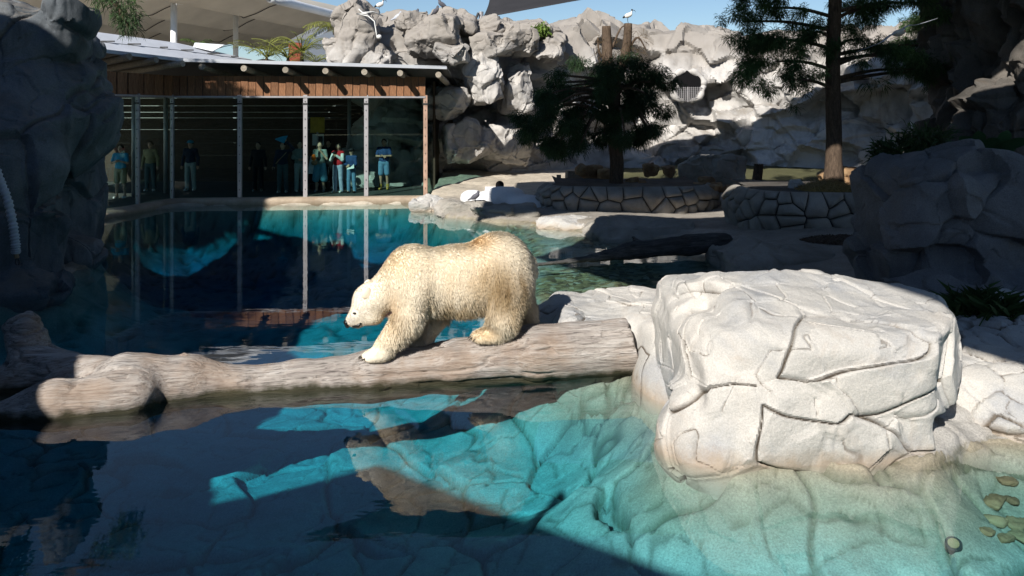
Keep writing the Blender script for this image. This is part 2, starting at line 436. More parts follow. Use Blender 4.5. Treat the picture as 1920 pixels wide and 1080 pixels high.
rockmat('rock_cliff', (0.05, 0.06, 0.07), (0.12, 0.135, 0.15), (0.20, 0.21, 0.22), 0.6, 0.25, bstr=0.6, stain=(0.07, 0.06, 0.04), stain_amt=0.6, streak=0.5, top=(0.20, 0.17, 0.14))
rockmat('rock_kerb', (0.34, 0.27, 0.20), (0.46, 0.37, 0.28), (0.55, 0.46, 0.36), 1.5, 0.2, wet=(0.2, 0.16, 0.11), bstr=0.7, stain=(0.30, 0.18, 0.10), stain_amt=0.5)
rockmat('rock_ledge', (0.24, 0.225, 0.20), (0.34, 0.32, 0.285), (0.44, 0.41, 0.37), 1.2, 0.2, bstr=0.6, stain=(0.20, 0.15, 0.10), stain_amt=0.4)
rockmat('rock_brown', (0.20, 0.12, 0.07), (0.32, 0.20, 0.11), (0.45, 0.32, 0.18), 3.0, 0.2, bstr=0.5)
rockmat('snow_white', (0.66, 0.66, 0.67), (0.74, 0.74, 0.75), (0.80, 0.80, 0.80), 2.0, 0.04, bstr=0.3, stain=(0.6, 0.58, 0.55), stain_amt=0.2)

def groundmat(name):
    m, t, o = new_mat(name)
    co, g = coords(t)
    a = nd(t, 'ShaderNodeAttribute', attr='Col'); mk = nd(t, 'ShaderNodeAttribute', attr='Mask')
    n1 = noise(t, co, 2.2, 6, 0.65, 0.5)
    v = ramp(t, n1.outputs[0], [(0.3, 0.72), (0.7, 1.12)]).outputs[0]
    base = mixc(t, 1.0, a.outputs['Color'], v, 'MULTIPLY')
    ns = noise(t, co, 60, 3, 0.7); sp = ramp(t, ns.outputs[0], [(0.35, 0.66), (0.65, 1.0)]).outputs[0]
    base = mixc(t, 1.0, base, sp, 'MULTIPLY')
    st = noise(t, co, 3.1, 6, 0.7, 1.0); f = ramp(t, st.outputs[0], [(0.56, 0.0), (0.74, 0.5)]).outputs[0]
    base = mixc(t, f, base, (0.16, 0.13, 0.08))
    sep = t.nodes.new('ShaderNodeSeparateColor'); lk(t, mk.outputs['Color'], sep.inputs[0])
    vo = nd(t, 'ShaderNodeTexVoronoi', Scale=9.0); lk(t, co, vo.inputs['Vector'])
    pc = ramp(t, None, [(0.0, (0.10, 0.06, 0.03)), (0.35, (0.24, 0.16, 0.07)), (0.6, (0.38, 0.29, 0.14)), (0.85, (0.46, 0.42, 0.30)), (1.0, (0.16, 0.12, 0.08))])
    sc_ = t.nodes.new('ShaderNodeSeparateColor'); lk(t, vo.outputs['Color'], sc_.inputs[0]); lk(t, sc_.outputs[0], pc.inputs[0])
    al = nd(t, 'ShaderNodeMath', op='MULTIPLY'); lk(t, sep.outputs[1], al.inputs[0]); al.inputs[1].default_value = 0.75
    base = mixc(t, al.outputs[0], base, (0.07, 0.07, 0.035))     # algae grown into the joints under water
    base = mixc(t, sep.outputs[0], base, pc.outputs[0])
    vm = nd(t, 'ShaderNodeMath', op='MULTIPLY'); lk(t, vo.outputs['Distance'], vm.inputs[0]); lk(t, sep.outputs[0], vm.inputs[1])
    nb = noise(t, co, 26, 6, 0.7)
    ad = nd(t, 'ShaderNodeMath', op='MULTIPLY_ADD'); lk(t, vm.outputs[0], ad.inputs[0]); ad.inputs[1].default_value = -1.5; lk(t, nb.outputs[0], ad.inputs[2])
    rg = nd(t, 'ShaderNodeMapRange'); lk(t, sep.outputs[2], rg.inputs[0]); rg.inputs[3].default_value = 0.9; rg.inputs[4].default_value = 0.28
    bsdf(t, o, base, rg.outputs[0], 0.35, bump(t, ad.outputs[0], 0.6, 0.03))
groundmat('ground_rock')

def watermat():
    m, t, o = new_mat('pool_water')
    g = t.nodes.new('ShaderNodeNewGeometry')
    mp = nd(t, 'ShaderNodeMapping', Scale=(0.5, 1.5, 1)); lk(t, g.outputs['Position'], mp.inputs['Vector'])
    n1 = noise(t, mp.outputs[0], 1.3, 3, 0.5, 0.4)
    n2 = noise(t, mp.outputs[0], 7.0, 2, 0.5, 0.2)
    ad = nd(t, 'ShaderNodeMath', op='MULTIPLY_ADD'); lk(t, n2.outputs[0], ad.inputs[0]); ad.inputs[1].default_value = 0.10; lk(t, n1.outputs[0], ad.inputs[2])
    bp = nd(t, 'ShaderNodeBump', Strength=0.12, Distance=0.02); lk(t, ad.outputs[0], bp.inputs['Height'])
    fr = schlick(t, g, bp.outputs[0], 0.035, 4.3)
    gl = nd(t, 'ShaderNodeBsdfGlossy', Roughness=0.0); lk(t, bp.outputs[0], gl.inputs['Normal'])
    tr = t.nodes.new('ShaderNodeBsdfTransparent')
    mx = t.nodes.new('ShaderNodeMixShader'); lk(t, fr, mx.inputs[0]); lk(t, tr.outputs[0], mx.inputs[1]); lk(t, gl.outputs[0], mx.inputs[2])
    lk(t, mx.outputs[0], o.inputs['Surface'])
    va = nd(t, 'ShaderNodeVolumeAbsorption', Density=0.72); va.inputs['Color'].default_value = (0.0, 0.77, 0.88, 1)
    lk(t, va.outputs[0], o.inputs['Volume'])
watermat()
def glassmat(name, tint):
    m, t, o = new_mat(name)
    g = t.nodes.new('ShaderNodeNewGeometry'); fr = schlick(t, g, g.outputs['Normal'], 0.03, 5.0); gl = nd(t, 'ShaderNodeBsdfGlossy', Roughness=0.0)
    tr = t.nodes.new('ShaderNodeBsdfTransparent'); tr.inputs[0].default_value = (*tint, 1)
    mx = t.nodes.new('ShaderNodeMixShader'); lk(t, fr, mx.inputs[0]); lk(t, tr.outputs[0], mx.inputs[1]); lk(t, gl.outputs[0], mx.inputs[2])
    lk(t, mx.outputs[0], o.inputs['Surface'])
glassmat('pane_glass', (0.74, 0.86, 0.84))
def woodmat(name, dark, light, axis=(6, 6, 0.6), rough=0.75, bstr=0.5, rand=0.25):
    m, t, o = new_mat(name)
    co = objco(t, axis)
    n = noise(t, co, 3.0, 6, 0.65, 1.2); n2 = noise(t, co, 14, 4, 0.7)
    c = ramp(t, n.outputs[0], [(0.3, dark), (0.7, light)]).outputs[0]
    f = ramp(t, n2.outputs[0], [(0.4, 0.65), (0.6, 1.0)]).outputs[0]
    c = mixc(t, 1.0, c, f, 'MULTIPLY')
    oi = t.nodes.new('ShaderNodeObjectInfo')
    rr = nd(t, 'ShaderNodeMapRange'); lk(t, oi.outputs['Random'], rr.inputs[0]); rr.inputs[3].default_value = 1 - rand; rr.inputs[4].default_value = 1 + rand * 0.5
    c = mixc(t, 1.0, c, rr.outputs[0], 'MULTIPLY')
    bsdf(t, o, c, rough, 0.25, bump(t, n2.outputs[0], bstr, 0.01))
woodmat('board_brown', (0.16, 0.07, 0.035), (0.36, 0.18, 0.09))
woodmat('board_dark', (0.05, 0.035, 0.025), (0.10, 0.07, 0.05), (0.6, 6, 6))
woodmat('pole_wood', (0.22, 0.19, 0.15), (0.42, 0.37, 0.30), (5, 0.6, 5))
plain('post_steel', (0.34, 0.33, 0.34), 0.45, 0.12, 5, 0.5, 0.3)
plain('post_rust', (0.36, 0.24, 0.18), 0.7, 0.25, 4)
plain('bolt_dark', (0.04, 0.04, 0.04), 0.5, 0.1)
plain('roof_tin', (0.10, 0.10, 0.10), 0.5, 0.1, 3, 0.5)
plain('white_paint', (0.75, 0.76, 0.78), 0.5, 0.06, 2)
plain('grey_roof', (0.42, 0.44, 0.48), 0.45, 0.08, 1.5, 0.4)
plain('slate_roof', (0.16, 0.17, 0.19), 0.6, 0.1, 3)
plain('red_trim', (0.22, 0.05, 0.03), 0.6, 0.1)
plain('concrete', (0.30, 0.29, 0.27), 0.85, 0.15, 4, bmp=0.3)
plain('rubber_hole_black', (0.006, 0.006, 0.007), 0.8, 0.1, 6, 0.1)
plain('pipe_white', (0.72, 0.72, 0.70), 0.45, 0.08)
def clothmat(name, col, trans):
    m, t, o = new_mat(name)
    co, _ = coords(t); n = noise(t, co, 0.8, 4); c = ramp(t, n.outputs[0], [(0.3, [x * .85 for x in col]), (0.7, col)]).outputs[0]
    d = t.nodes.new('ShaderNodeBsdfDiffuse'); tl = t.nodes.new('ShaderNodeBsdfTranslucent'); lk(t, c, d.inputs[0]); lk(t, c, tl.inputs[0])
    mx = nd(t, 'ShaderNodeMixShader', Fac=trans); lk(t, d.outputs[0], mx.inputs[1]); lk(t, tl.outputs[0], mx.inputs[2]); lk(t, mx.outputs[0], o.inputs['Surface'])
clothmat('sail_charcoal', (0.24, 0.24, 0.25), 0.5)
clothmat('sail_dark', (0.05, 0.05, 0.055), 0.15)
clothmat('membrane', (0.66, 0.62, 0.55), 0.30)

# ================================================================== ground and pool bottom
POOL = np.array([(-11.05, 22.0), (-10.7, 23.5), (-10.35, 24.85), (-6, 25.25), (-2.9, 25.55), (-2.7, 24.0), (-1.9, 22.3), (-0.4, 21.1), (0.7, 21.2), (1.3, 20.0),
                 (2.0, 19.2), (3.0, 18.6), (4.1, 17.9), (4.6, 16.9), (4.3, 15.3), (3.8, 14.2), (2.9, 13.6), (2.3, 12.6), (0.9, 12.0), (0.35, 11.2), (0.35, 10.3), (1.1, 9.35), (1.45, 9.1),
                 (1.75, 8.0), (1.65, 7.6), (1.7, 7.0), (2.0, 6.75), (3.45, 6.7), (4.0, 7.0), (4.3, 7.15), (5.2, 7.0), (7.0, 6.6), (9.5, 5), (9.5, 0.5), (-9.5, 0.5), (-9.8, 8), (-8.6, 12.2), (-7.7, 13.2), (-8.2, 15.4), (-9.4, 18.0), (-11.3, 20.5)])
def poly_sd(x, y, poly):
    a = poly; b = np.roll(poly, -1, 0); best = np.full(x.shape, 1e9); inside = np.zeros(x.shape, bool)
    for (ax, ay), (bx, by) in zip(a, b):
        vx, vy = bx - ax, by - ay; t = np.clip(((x - ax) * vx + (y - ay) * vy) / (vx * vx + vy * vy), 0, 1)
        best = np.minimum(best, np.hypot(x - ax - t * vx, y - ay - t * vy))
        c = (ay > y) != (by > y); xi = ax + (y - ay) / (vy if abs(vy) > 1e-9 else 1e-9) * vx
        inside ^= c & (x < xi)
    return np.where(inside, best, -best)
sstep = lambda v, a, b: (lambda t: t * t * (3 - 2 * t))(np.clip((v - a) / (b - a), 0, 1))
def terrain(x, y, detail=True):
    q = np.stack([x * 0.8, y * 0.8, np.zeros_like(x)], 1)
    wob = 0.22 * fbm(q * 1.6, 3, 3)
    sd = poly_sd(x, y, POOL) + wob
    shal = sstep(x, -0.9, 0.6) * sstep(y, 10.2, 11.6)
    dm = (1.25 + 1.1 * sstep(y, 15.5, 19) * (1 - sstep(x, -2.2, -0.6))) * (1 - shal) + 0.22 * shal
    dm = dm + 0.25 * fbm(q * 0.35 + 9, 2, 21) * (1 - shal)
    wid = 0.9 + 0.9 * sstep(x, 0.4, 2.2) * (1 - sstep(y, 8.5, 10))
    zin = -dm * (1 - np.exp(-np.maximum(sd, 0) / wid))
    zg = 0.20 + 0.45 * sstep(y, 24, 31) + 0.15 * sstep(x, 4.5, 7.5) + 0.12 * fbm(q * 0.5, 3, 8)
    zout = zg * (1 - np.exp(np.minimum(sd, 0) / 0.35))
    z = np.where(sd > 0, zin, zout)
    z = np.where((x < -2.6) & (y > 20.5) & (sd < -0.25), np.minimum(z, 0.08), z)          # footing of the glass house
    if detail:
        p3 = np.stack([x, y, z], 1)
        out = sd < 0
        far = sstep(y, 12, 20)
        h1, c1 = facets(p3, 0.95, 5, 0.022, 0.12, 0.075, 0.022, warp=0.3, keep=0.85, blend=0.07)
        h2, c2 = facets(p3, 0.40, 15, 0.008, 0.07, 0.022, 0.014, warp=0.35, keep=0.45)
        h1 = np.where((x < -2.6) & (y > 20.5) & (sd < -0.25), np.minimum(h1, 0.02), h1); k = np.where(shal > 0.5, 0.4, 1.0) * np.where(out, 0.55, 1.0)
        z = z + k * (h1 + h2 * (1 - far * 0.5)) + 0.012 * fbm(p3 * 6, 3, 40)
        terrain.crack = np.maximum(c1, 0.7 * c2)
    return z, sd, shal
def ground_patch(x0, x1, y0, y1, st, key):
    xs = np.arange(x0, x1 + st / 2, st); ys = np.arange(y0, y1 + st / 2, st)
    if key == 0: xs = np.r_[np.arange(-11, -6.5, 0.07), np.arange(-6.5, 6.5, 0.026), np.arange(6.5, 10.01, 0.07)]; ys = np.r_[np.arange(1.0, 4.6, 0.07), np.arange(4.6, 12.2, 0.026), 12.2]
    X, Y = np.meshgrid(xs, ys, indexing='ij'); x, y = X.ravel(), Y.ravel()
    z, sd, shal = terrain(x, y); z = np.minimum(z, 9)
    V = np.stack([x, y, z], 1); F = gridF(len(xs), len(ys))
    q = np.stack([x, y, 0 * x], 1); n = fbm(q * 0.9, 4, 61)
    col = np.tile(np.array((0.40, 0.365, 0.32)), (len(x), 1))
    def put(mask, c): nonlocal col; col = col * (1 - mask[:, None]) + np.array(c) * mask[:, None]
    put(sstep(sd, -0.02, 0.25), (0.62, 0.60, 0.53))                                  # bare bottom of the pool
    put((1 - sstep(sd + 0.4 * n, 0.35, 1.1)) * (sd > -0.1) * 0.85, (0.36, 0.32, 0.235))         # tan growth along the margins
    put((1 - sstep(y, 11, 12.5)) * (sd < 0), (0.50, 0.48, 0.45))
    put(sstep(y + n, 23.5, 26) * (1 - sstep(x + n, 2.0, 3.2)), (0.62, 0.55, 0.45))   # pale sand by the glass house
    put(sstep(y, 26.6, 27.6) * sstep(x + n, 3.2, 4.2) * (1 - sstep(y, 36, 37)), (0.10, 0.10, 0.045))   # thin grass
    e = ((x - 7.2) / 1.3) ** 2 + ((y - 16.0 + 0.35 * (x - 7.2)) / 0.75) ** 2
    put(1 - sstep(e + n * 0.5, 0.8, 1.1), (0.10, 0.065, 0.045))                       # bark mulch
    mask = np.zeros((len(x), 3)); mask[:, 0] = shal * (sd > 0.05) * sstep(n, -0.35, 0.1) * 0.95; mask[:, 1] = terrain.crack * (sd > -0.05); mask[:, 2] = sstep(sd, -1.6, -0.1) * sstep(fbm(q * 1.5, 4, 99), 0.0, 0.35) * (sd < 0) * (x > 1.0)
    me = np_mesh('m', V, F); color_attr(me, col); color_attr(me, mask, 'Mask')
    return me
def floor_hit(px, py, z=-0.5):
    for _ in range(12):
        q = G(px, py, z); zt, _, _ = terrain(np.array([q[0]]), np.array([q[1]])); z = 0.5 * z + 0.5 * float(zt[0])
    return np.array((q[0], q[1], zt[0]))
g1 = link('pool_floor', ground_patch(-11, 10, 1.0, 12.2, 0.04, 0), 'ground_rock', kind='structure')
g2 = link('ground', ground_patch(-24, 26, 12.2, 41, 0.10, 1), 'ground_rock', kind='structure')
# distant land all the way out
m = MB().quadbox([(-600, 41, 0.3), (600, 41, 0.3), (600, 1200, 0.3), (-600, 1200, 0.3)], (0, 0, -0.3))
m.build('distant_land', 'concrete', kind='structure')
# the water, a body with a level top
m = MB(); m.box((0, 11, -2.0), (44, 30, 4.0)); m.build('water', 'pool_water', kind='structure')

# ================================================================== shade sails
def sail(name, corners, h_sag, label, scallop=0.06, n=18, mat='sail_charcoal', group=None):
    c = np.array(corners, float); mid = c.mean(0)
    s = np.linspace(0, 1, n + 1); U, W = np.meshgrid(s, s, indexing='ij'); U, W = U[..., None], W[..., None]
    Pn = (1 - U) * (1 - W) * c[0] + U * (1 - W) * c[1] + U * W * c[2] + (1 - U) * W * c[3]
    sc = scallop * 4 * (U * (1 - U) * (2 * np.abs(W - .5)) ** 2 + W * (1 - W) * (2 * np.abs(U - .5)) ** 2)
    Pn = Pn + (mid - Pn) * sc
    Pn[..., 2] -= h_sag * 16 * (U * (1 - U) * W * (1 - W))[..., 0]
    top = Pn.copy(); top[..., 2] += 0.012
    k = (n + 1) ** 2; F1 = gridF(n + 1, n + 1); F2 = gridF(n + 1, n + 1)[:, ::-1] + k
    rim = []
    idx = lambda i, j: i * (n + 1) + j
    for a in range(n):
        for p, q in ((idx(a, 0), idx(a + 1, 0)), (idx(a + 1, n), idx(a, n)), (idx(0, a + 1), idx(0, a)), (idx(n, a), idx(n, a + 1))): rim.append((q, p, p + k, q + k))
    root = empty(name, mid, label, 'shade sail', group)
    o = link('cloth', np_mesh('cloth', np.vstack([top.reshape(-1, 3) , Pn.reshape(-1, 3)]) - mid, np.vstack([F1, F2, np.array(rim)])), mat, root)
    return root
def mast(root, base, top, r=0.11):
    m = MB(); b = np.array(base, float) - np.array(root.location); t_ = np.array(top, float) - np.array(root.location)
    m.tube([b, t_], r, 12); m.build('mast', 'post_steel', root, smooth=False)
GS = 'charcoal shade sails over the enclosure'
sA = sail('shade_sail', [(-5.5, 5.9, 8.5), (-3.1, 10.0, 8.5), (10.8, 11.0, 8.5), (2.3, -7.9, 8.5)], 0.3, 'charcoal shade sail stretched high above the white boulder and inlet', 0.03)
sE = sail('shade_sail', [(-6.5, 11.1, 8.0), (-5.0, 18.2, 8.0), (13.7, 18.2, 8.0), (13.7, 12.6, 8.0)], 0.15, 'narrow charcoal shade sail high above the low stone planters', 0.03)
sD = sail('shade_sail', [(-5.4, 20.6, 8.0), (-1.4, 25.0, 8.0), (16, 24.8, 8.0), (16, 20.6, 8.0)], 0.2, 'wide charcoal shade sail high above the back of the enclosure', 0.03)
sC = sail('shade_sail', [(-6.4, 0.0, 6.0), (1.5, -5.7, 6.0), (-6, -12, 6.3), (-15, -3.5, 6.3)], 0.2, 'charcoal shade sail over the visitors viewing deck', 0.03)
# the one whose corner hangs into view above the rock wall
pB = P(905, 34, 40)
sB = sail('shade_sail', [pB, P(1145, 0, 40) + np.array((10, 0, 1.9)), pB + np.array((16, 14, 4.5)), pB + np.array((-1.5, 12, 4.5))], 0.5, 'charcoal shade sail with its lowest corner tied to a short grey mast', 0.10, mat='sail_dark')
mast(sB, P(902, 75, 40.2), P(902, 22, 40.2), 0.12)
b = P(902, 30, 40.2) - np.array(sB.location); MB().tube([b, pB - np.array(sB.location)], 0.025, 6).build('tie_cable', 'bolt_dark', sB)
MB().tube([P(888, 46, 40) - np.array(sB.location), P(897, 24, 40) - np.array(sB.location)], 0.06, 8).build('brace', 'bolt_dark', sB)
# ================================================================== rock
_old_eval = sdf_eval
def sdf_eval(X, prims, k):
    """adds rounded boxes to the round cones and ellipsoids"""
    d = None
    for p in prims:
        if p[0] == 'b':
            q = X - np.array(p[1])
            if len(p) > 4 and p[4] is not None: q = q @ np.array(p[4])
            q = np.abs(q) - (np.array(p[2]) - p[3])
            e = np.sqrt((np.maximum(q, 0) ** 2).sum(-1)) + np.minimum(q.max(-1), 0) - p[3]
        else: e = _old_eval(X, [p], k)
        kk = p[5] if (p[0] == 'c' and len(p) > 5) else (p[4] if (p[0] == 'e' and len(p) > 4) else k)
        d = e if d is None else smin(d, e, kk)
    return d
def subdiv(V, F):
    E = np.concatenate([F[:, [0, 1]], F[:, [1, 2]], F[:, [2, 3]], F[:, [3, 0]]]); Es = np.sort(E, 1)
    u, inv = np.unique(Es[:, 0] * (len(V) + 1) + Es[:, 1], return_inverse=True)
    a, b = u // (len(V) + 1), u % (len(V) + 1); M = (V[a] + V[b]) / 2; Cn = V[F].mean(1)
    n = len(F); nv = len(V); e = inv.reshape(4, n) + nv; c = np.arange(n) + nv + len(M)
    Fn = np.vstack([np.stack([F[:, i], e[i], c, e[(i + 3) % 4]], 1) for i in range(4)])
    return np.vstack([V, M, Cn]), Fn
def relax(V, F, it=1):
    for _ in range(it):
        S = np.zeros_like(V); n = np.zeros(len(V))
        for k in range(4):
            np.add.at(S, F[:, k], V[F[:, (k + 1) % 4]]); np.add.at(n, F[:, k], 1)
        V = 0.5 * V + 0.5 * S / np.maximum(n, 1)[:, None]
    return V
def carve(V, F, seed, layers, rough=(0.03, 0.5), sub=1, warp=0.25, star=None):
    for _ in range(sub): V, F = subdiv(V, F); V = relax(V, F, 1)
    N = vnormals(relax(V, F, 14), F)
    if star is not None: N = V - np.array(star); N /= np.linalg.norm(N, axis=1)[:, None]
    d = rough[0] * fbm(V / rough[1], 4, seed)
    jt = 0
    for i, L in enumerate(layers):
        h, jc = facets(V, L[0], seed + 13 * i, L[1], L[2], L[3], L[4], warp=warp, keep=L[5] if len(L) > 5 else 0.6, blend=L[6] if len(L) > 6 else 0.12, stretch=L[7] if len(L) > 7 else (1, 1, 1)); d = d + h; jt = np.maximum(jt, jc * (1.0 if i == 0 else 0.7))
    d = d + 0.006 * fbm(V * 9, 3, seed + 99)
    carve.joint = jt
    return V + N * d[:, None], F

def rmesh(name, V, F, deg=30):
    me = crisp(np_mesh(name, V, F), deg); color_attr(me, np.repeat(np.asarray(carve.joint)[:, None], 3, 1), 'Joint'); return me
# ---- the sunlit white boulder with its low shelf
pr = [('b', (2.58, 7.66, 0.0), (0.98, 1.06, 1.02), 0.20, rotm(-0.05, 0, 0.04)), ('b', (3.13, 7.48, 0.80), (1.23, 0.82, 0.35), 0.16, rotm(0.13, 0.04, 0.06)), ('b', (2.52, 8.36, 0.74), (0.96, 0.60, 0.44), 0.18, rotm(0, 0, -0.05)),
      ('e', (1.78, 7.14, 0.04), (0.50, 0.58, 0.52)), ('b', (2.75, 7.42, -0.45), (0.85, 0.86, 0.60), 0.18, rotm(0, 0, -0.05)), ('b', (2.18, 7.95, 0.35), (0.62, 0.95, 0.66), 0.22, rotm(0, -0.05, 0.05))]
prS = [('b', (1.45, 9.95, 0.02), (0.98, 0.80, 0.56), 0.18, rotm(0.03, 0, 0.05)), ('b', (1.80, 9.2, 0.0), (0.40, 0.5, 0.60), 0.15, rotm(0, 0, 0.3)), ('e', (0.60, 10.05, 0.28), (0.42, 0.48, 0.32)), ('e', (1.85, 8.7, -0.2), (0.55, 0.8, 0.7))]
CH = [((2.8, 6.74, 1.06), (0.03, -0.55, 0.83)), ((4.16, 7.2, 0.98), (0.72, -0.2, 0.66)), ((1.62, 6.85, 0.70), (-0.60, -0.60, 0.53)), ((1.62, 8.0, 1.05), (-0.62, -0.1, 0.78)), ((3.5, 8.9, 1.08), (0.5, 0.5, 0.7)), ((2.15, 6.62, 0.62), (-0.25, -0.95, 0.14)), ((3.3, 6.62, 0.75), (0.10, -0.98, -0.16)), ((3.62, 6.7, -0.1), (0.8, -0.6, 0.05))]
def chisel(X, Fv):
    for c, n_ in CH:
        n_ = np.array(n_) / np.linalg.norm(n_); Fv = -smin(-Fv, -((X - np.array(c, np.float32)) @ n_.astype(np.float32)), 0.04)
    return Fv
boul = empty('white_boulder', (2.6, 7.7, 0), 'large sunlit white boulder with a low shelf where the log ends', 'boulder'); O0 = np.array((2.6, 7.7, 0))
V, F = sdf_mesh(pr, 0.025, k=0.07, post=chisel)
V, F = carve(V, F, 17, [(0.80, 0.016, 0.10, 0.065, 0.011, 0.6, 0.06, (1.3, 1.1, 0.75)), (0.36, 0.004, 0.08, 0.018, 0.007, 0.3, 0.10)], (0.03, 0.45), warp=0.22, star=(2.6, 7.8, -0.1))
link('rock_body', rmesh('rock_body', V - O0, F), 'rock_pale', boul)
V, F = sdf_mesh(prS, 0.03, k=0.14)
V, F = carve(V, F, 5, [(0.75, 0.014, 0.08, 0.040, 0.012, 0.5, 0.08), (0.30, 0.004, 0.06, 0.014, 0.008, 0.3, 0.10)], (0.035, 0.5), warp=0.22, star=(1.45, 9.9, -0.4))
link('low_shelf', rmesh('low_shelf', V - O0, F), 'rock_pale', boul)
# ---- pale bank beyond it
pr = [('b', (6.0, 8.4, -0.25), (1.85, 1.15, 0.72), 0.35, rotm(0, 0, -0.12)), ('e', (4.75, 7.6, -0.05), (0.6, 0.6, 0.45)), ('b', (7.5, 10.0, -0.2), (2.5, 1.4, 0.7), 0.3, None)]
V, F = sdf_mesh(pr, 0.05, k=0.2); V, F = carve(V, F, 8, [(0.7, 0.04, 0.08, 0.05, 0.02), (0.3, 0.01, 0.05, 0.02, 0.012)], (0.05, 0.6))
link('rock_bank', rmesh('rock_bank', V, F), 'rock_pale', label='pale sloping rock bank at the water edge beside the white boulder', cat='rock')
# ---- shaded grey rock wall
pr = [('b', (7.9, 12.3, 0.9), (2.35, 1.0, 1.22), 0.30, rotm(0, 0, 0.05)), ('e', (6.2, 11.9, 1.85), (0.55, 0.7, 0.36)), ('e', (7.0, 12.0, 2.08), (0.6, 0.7, 0.30)), ('e', (8.0, 12.0, 2.0), (0.6, 0.7, 0.32)),
      ('e', (6.3, 11.2, 0.3), (0.9, 0.55, 0.42)), ('e', (7.8, 11.1, 0.3), (1.0, 0.55, 0.5)), ('e', (5.6, 11.0, 0.15), (0.7, 0.5, 0.3)), ('e', (9.2, 11.2, 0.5), (0.9, 0.6, 0.8))]
V, F = sdf_mesh(pr, 0.045, k=0.15); V, F = carve(V, F, 21, [(0.9, 0.06, 0.28, 0.07, 0.025, 0.8, 0.06), (0.42, 0.012, 0.10, 0.02, 0.014, 0.4)], (0.04, 0.7))
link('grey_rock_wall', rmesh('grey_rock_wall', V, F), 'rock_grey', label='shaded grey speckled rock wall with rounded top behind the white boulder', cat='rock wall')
# ---- the cliff over the pool
def E_(px, py, d, r, *a): return ('e', P(px, py, d), r, *a)
pr = [('c', P(-5, 640, 13.7), P(12, 330, 14.0), 1.02, 0.95), ('c', P(12, 330, 14.0), P(40, 200, 14.9), 0.95, 1.0), E_(112, 222, 15.3, (0.92, 1.1, 1.10)), E_(38, 78, 15.2, (1.05, 1.0, 1.0)), E_(118, 28, 14.9, (0.43, 0.6, 0.80)),
      E_(50, 548, 13.3, (0.80, 0.7, 0.36)), E_(140, 476, 15.7, (0.62, 0.6, 0.42)), ('b', (-10.6, 16.0, 1.8), (1.9, 1.6, 2.9), 0.5, None)]
V, F = sdf_mesh(pr, 0.06, k=0.16); V, F = carve(V, F, 33, [(1.3, 0.08, 0.18, 0.09, 0.035, 0.7, 0.08), (0.55, 0.01, 0.10, 0.025, 0.018, 0.35)], (0.08, 0.9))
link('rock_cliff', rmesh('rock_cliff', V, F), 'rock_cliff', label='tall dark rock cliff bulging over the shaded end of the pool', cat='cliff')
blob('rock_cliff', 'rock_cliff', kw=dict(label='unseen high rock mass added to shade the dark cliff and pool', cat='cliff'), center=(-12.9, 9.0, 2.8), radii=(3.4, 4.4, 5.5), seed=4, res=60, sq=3.2)  # out of view, added to cast shade over the cliff face
blob('rock_cliff', 'rock_cliff', kw=dict(label='unseen rounded rock outcrop added to shade the pool and log', cat='cliff'), center=(-9.9, 3.6, 2.2), radii=(2.6, 3.4, 4.5), seed=9, res=50, sq=3.2)  # unseen outcrop, added as a shadow caster for the pool and stump
# ---- rock wall at the back of the enclosure
path = [(-7.2, 35, 6.0), (-6.7, 31.6, 6.4), (-5.4, 29.9, 6.5), (-3.6, 30.0, 6.3), (-2.0, 31.0, 6.1), (-0.3, 31.5, 6.0), (1.2, 32.0, 6.25), (3.5, 33.0, 6.45), (6.5, 33.4, 6.35), (9.5, 32.6, 6.1), (12.4, 30.2, 5.9), (14.8, 27, 6.3), (17, 22.5, 6.8), (20, 18, 6.5)]
u = arclen(path, 0.06); nu = len(u)
tg = np.gradient(u[:, :2], axis=0); tg /= np.linalg.norm(tg, axis=1)[:, None]; nrm2 = np.stack([tg[:, 1], -tg[:, 0]], 1)
prof = arclen([(0.9, -0.4), (0.55, 0.35), (0.2, 1.2), (0.1, 2.3), (-0.05, 3.2), (0.15, 4.2), (0.25, 4.9), (-0.05, 5.7), (-0.7, 6.0), (-1.8, 6.05), (-3.2, 5.9)], 0.06); nv = len(prof)
Pg = np.zeros((nu, nv, 3)); topn = 0.35 * fbm(np.stack([np.arange(nu) * 0.05, 0 * u[:, 0], 0 * u[:, 0]], 1), 3, 4)
Pg[..., 0] = u[:, None, 0] + nrm2[:, None, 0] * prof[None, :, 0]; Pg[..., 1] = u[:, None, 1] + nrm2[:, None, 1] * prof[None, :, 0]
Pg[..., 2] = prof[None, :, 1] / 6.0 * (u[:, 2] + topn)[:, None]
N = sheet_normals(Pg); N = -N if N[nu // 2, nv // 3, 1] > 0 else N
Vw = Pg.reshape(-1, 3); Nn = N.reshape(-1, 3); lowz = sstep(Vw[:, 2], 5.6, 4.6)
dsp = 0.22 * fbm(Vw / 3.2, 2, 71)
h, _ = facets(Vw, 2.3, 72, 0.26, 0.42, 0.14, 0.05, warp=0.25, keep=0.7, blend=0.05, stretch=(1.2, 1, 0.9)); dsp += h * (0.5 + 0.5 * lowz)
h, _ = facets(Vw, 0.95, 73, 0.06, 0.42, 0.10, 0.035, warp=0.25, keep=0.5, blend=0.06, stretch=(1.25, 1, 0.8)); dsp += h * (0.7 + 0.3 * lowz)
h, _ = facets(Vw, 0.38, 74, 0.008, 0.16, 0.02, 0.015, warp=0.3, keep=0.3); dsp += h * (0.3 + 0.7 * lowz)
dsp += 0.02 * fbm(Vw * 4, 3, 75)
Vw = Vw + Nn * dsp[:, None]
wroot = empty('rock_wall', (0, 32.0, 0), 'high grey artificial rock wall closing the back of the enclosure', 'rock wall')
link('face', crisp(np_mesh('face', Vw - np.array((0, 32.0, 0)), gridF(nu, nv)[:, ::-1]), 28), 'rock_wall', wroot)
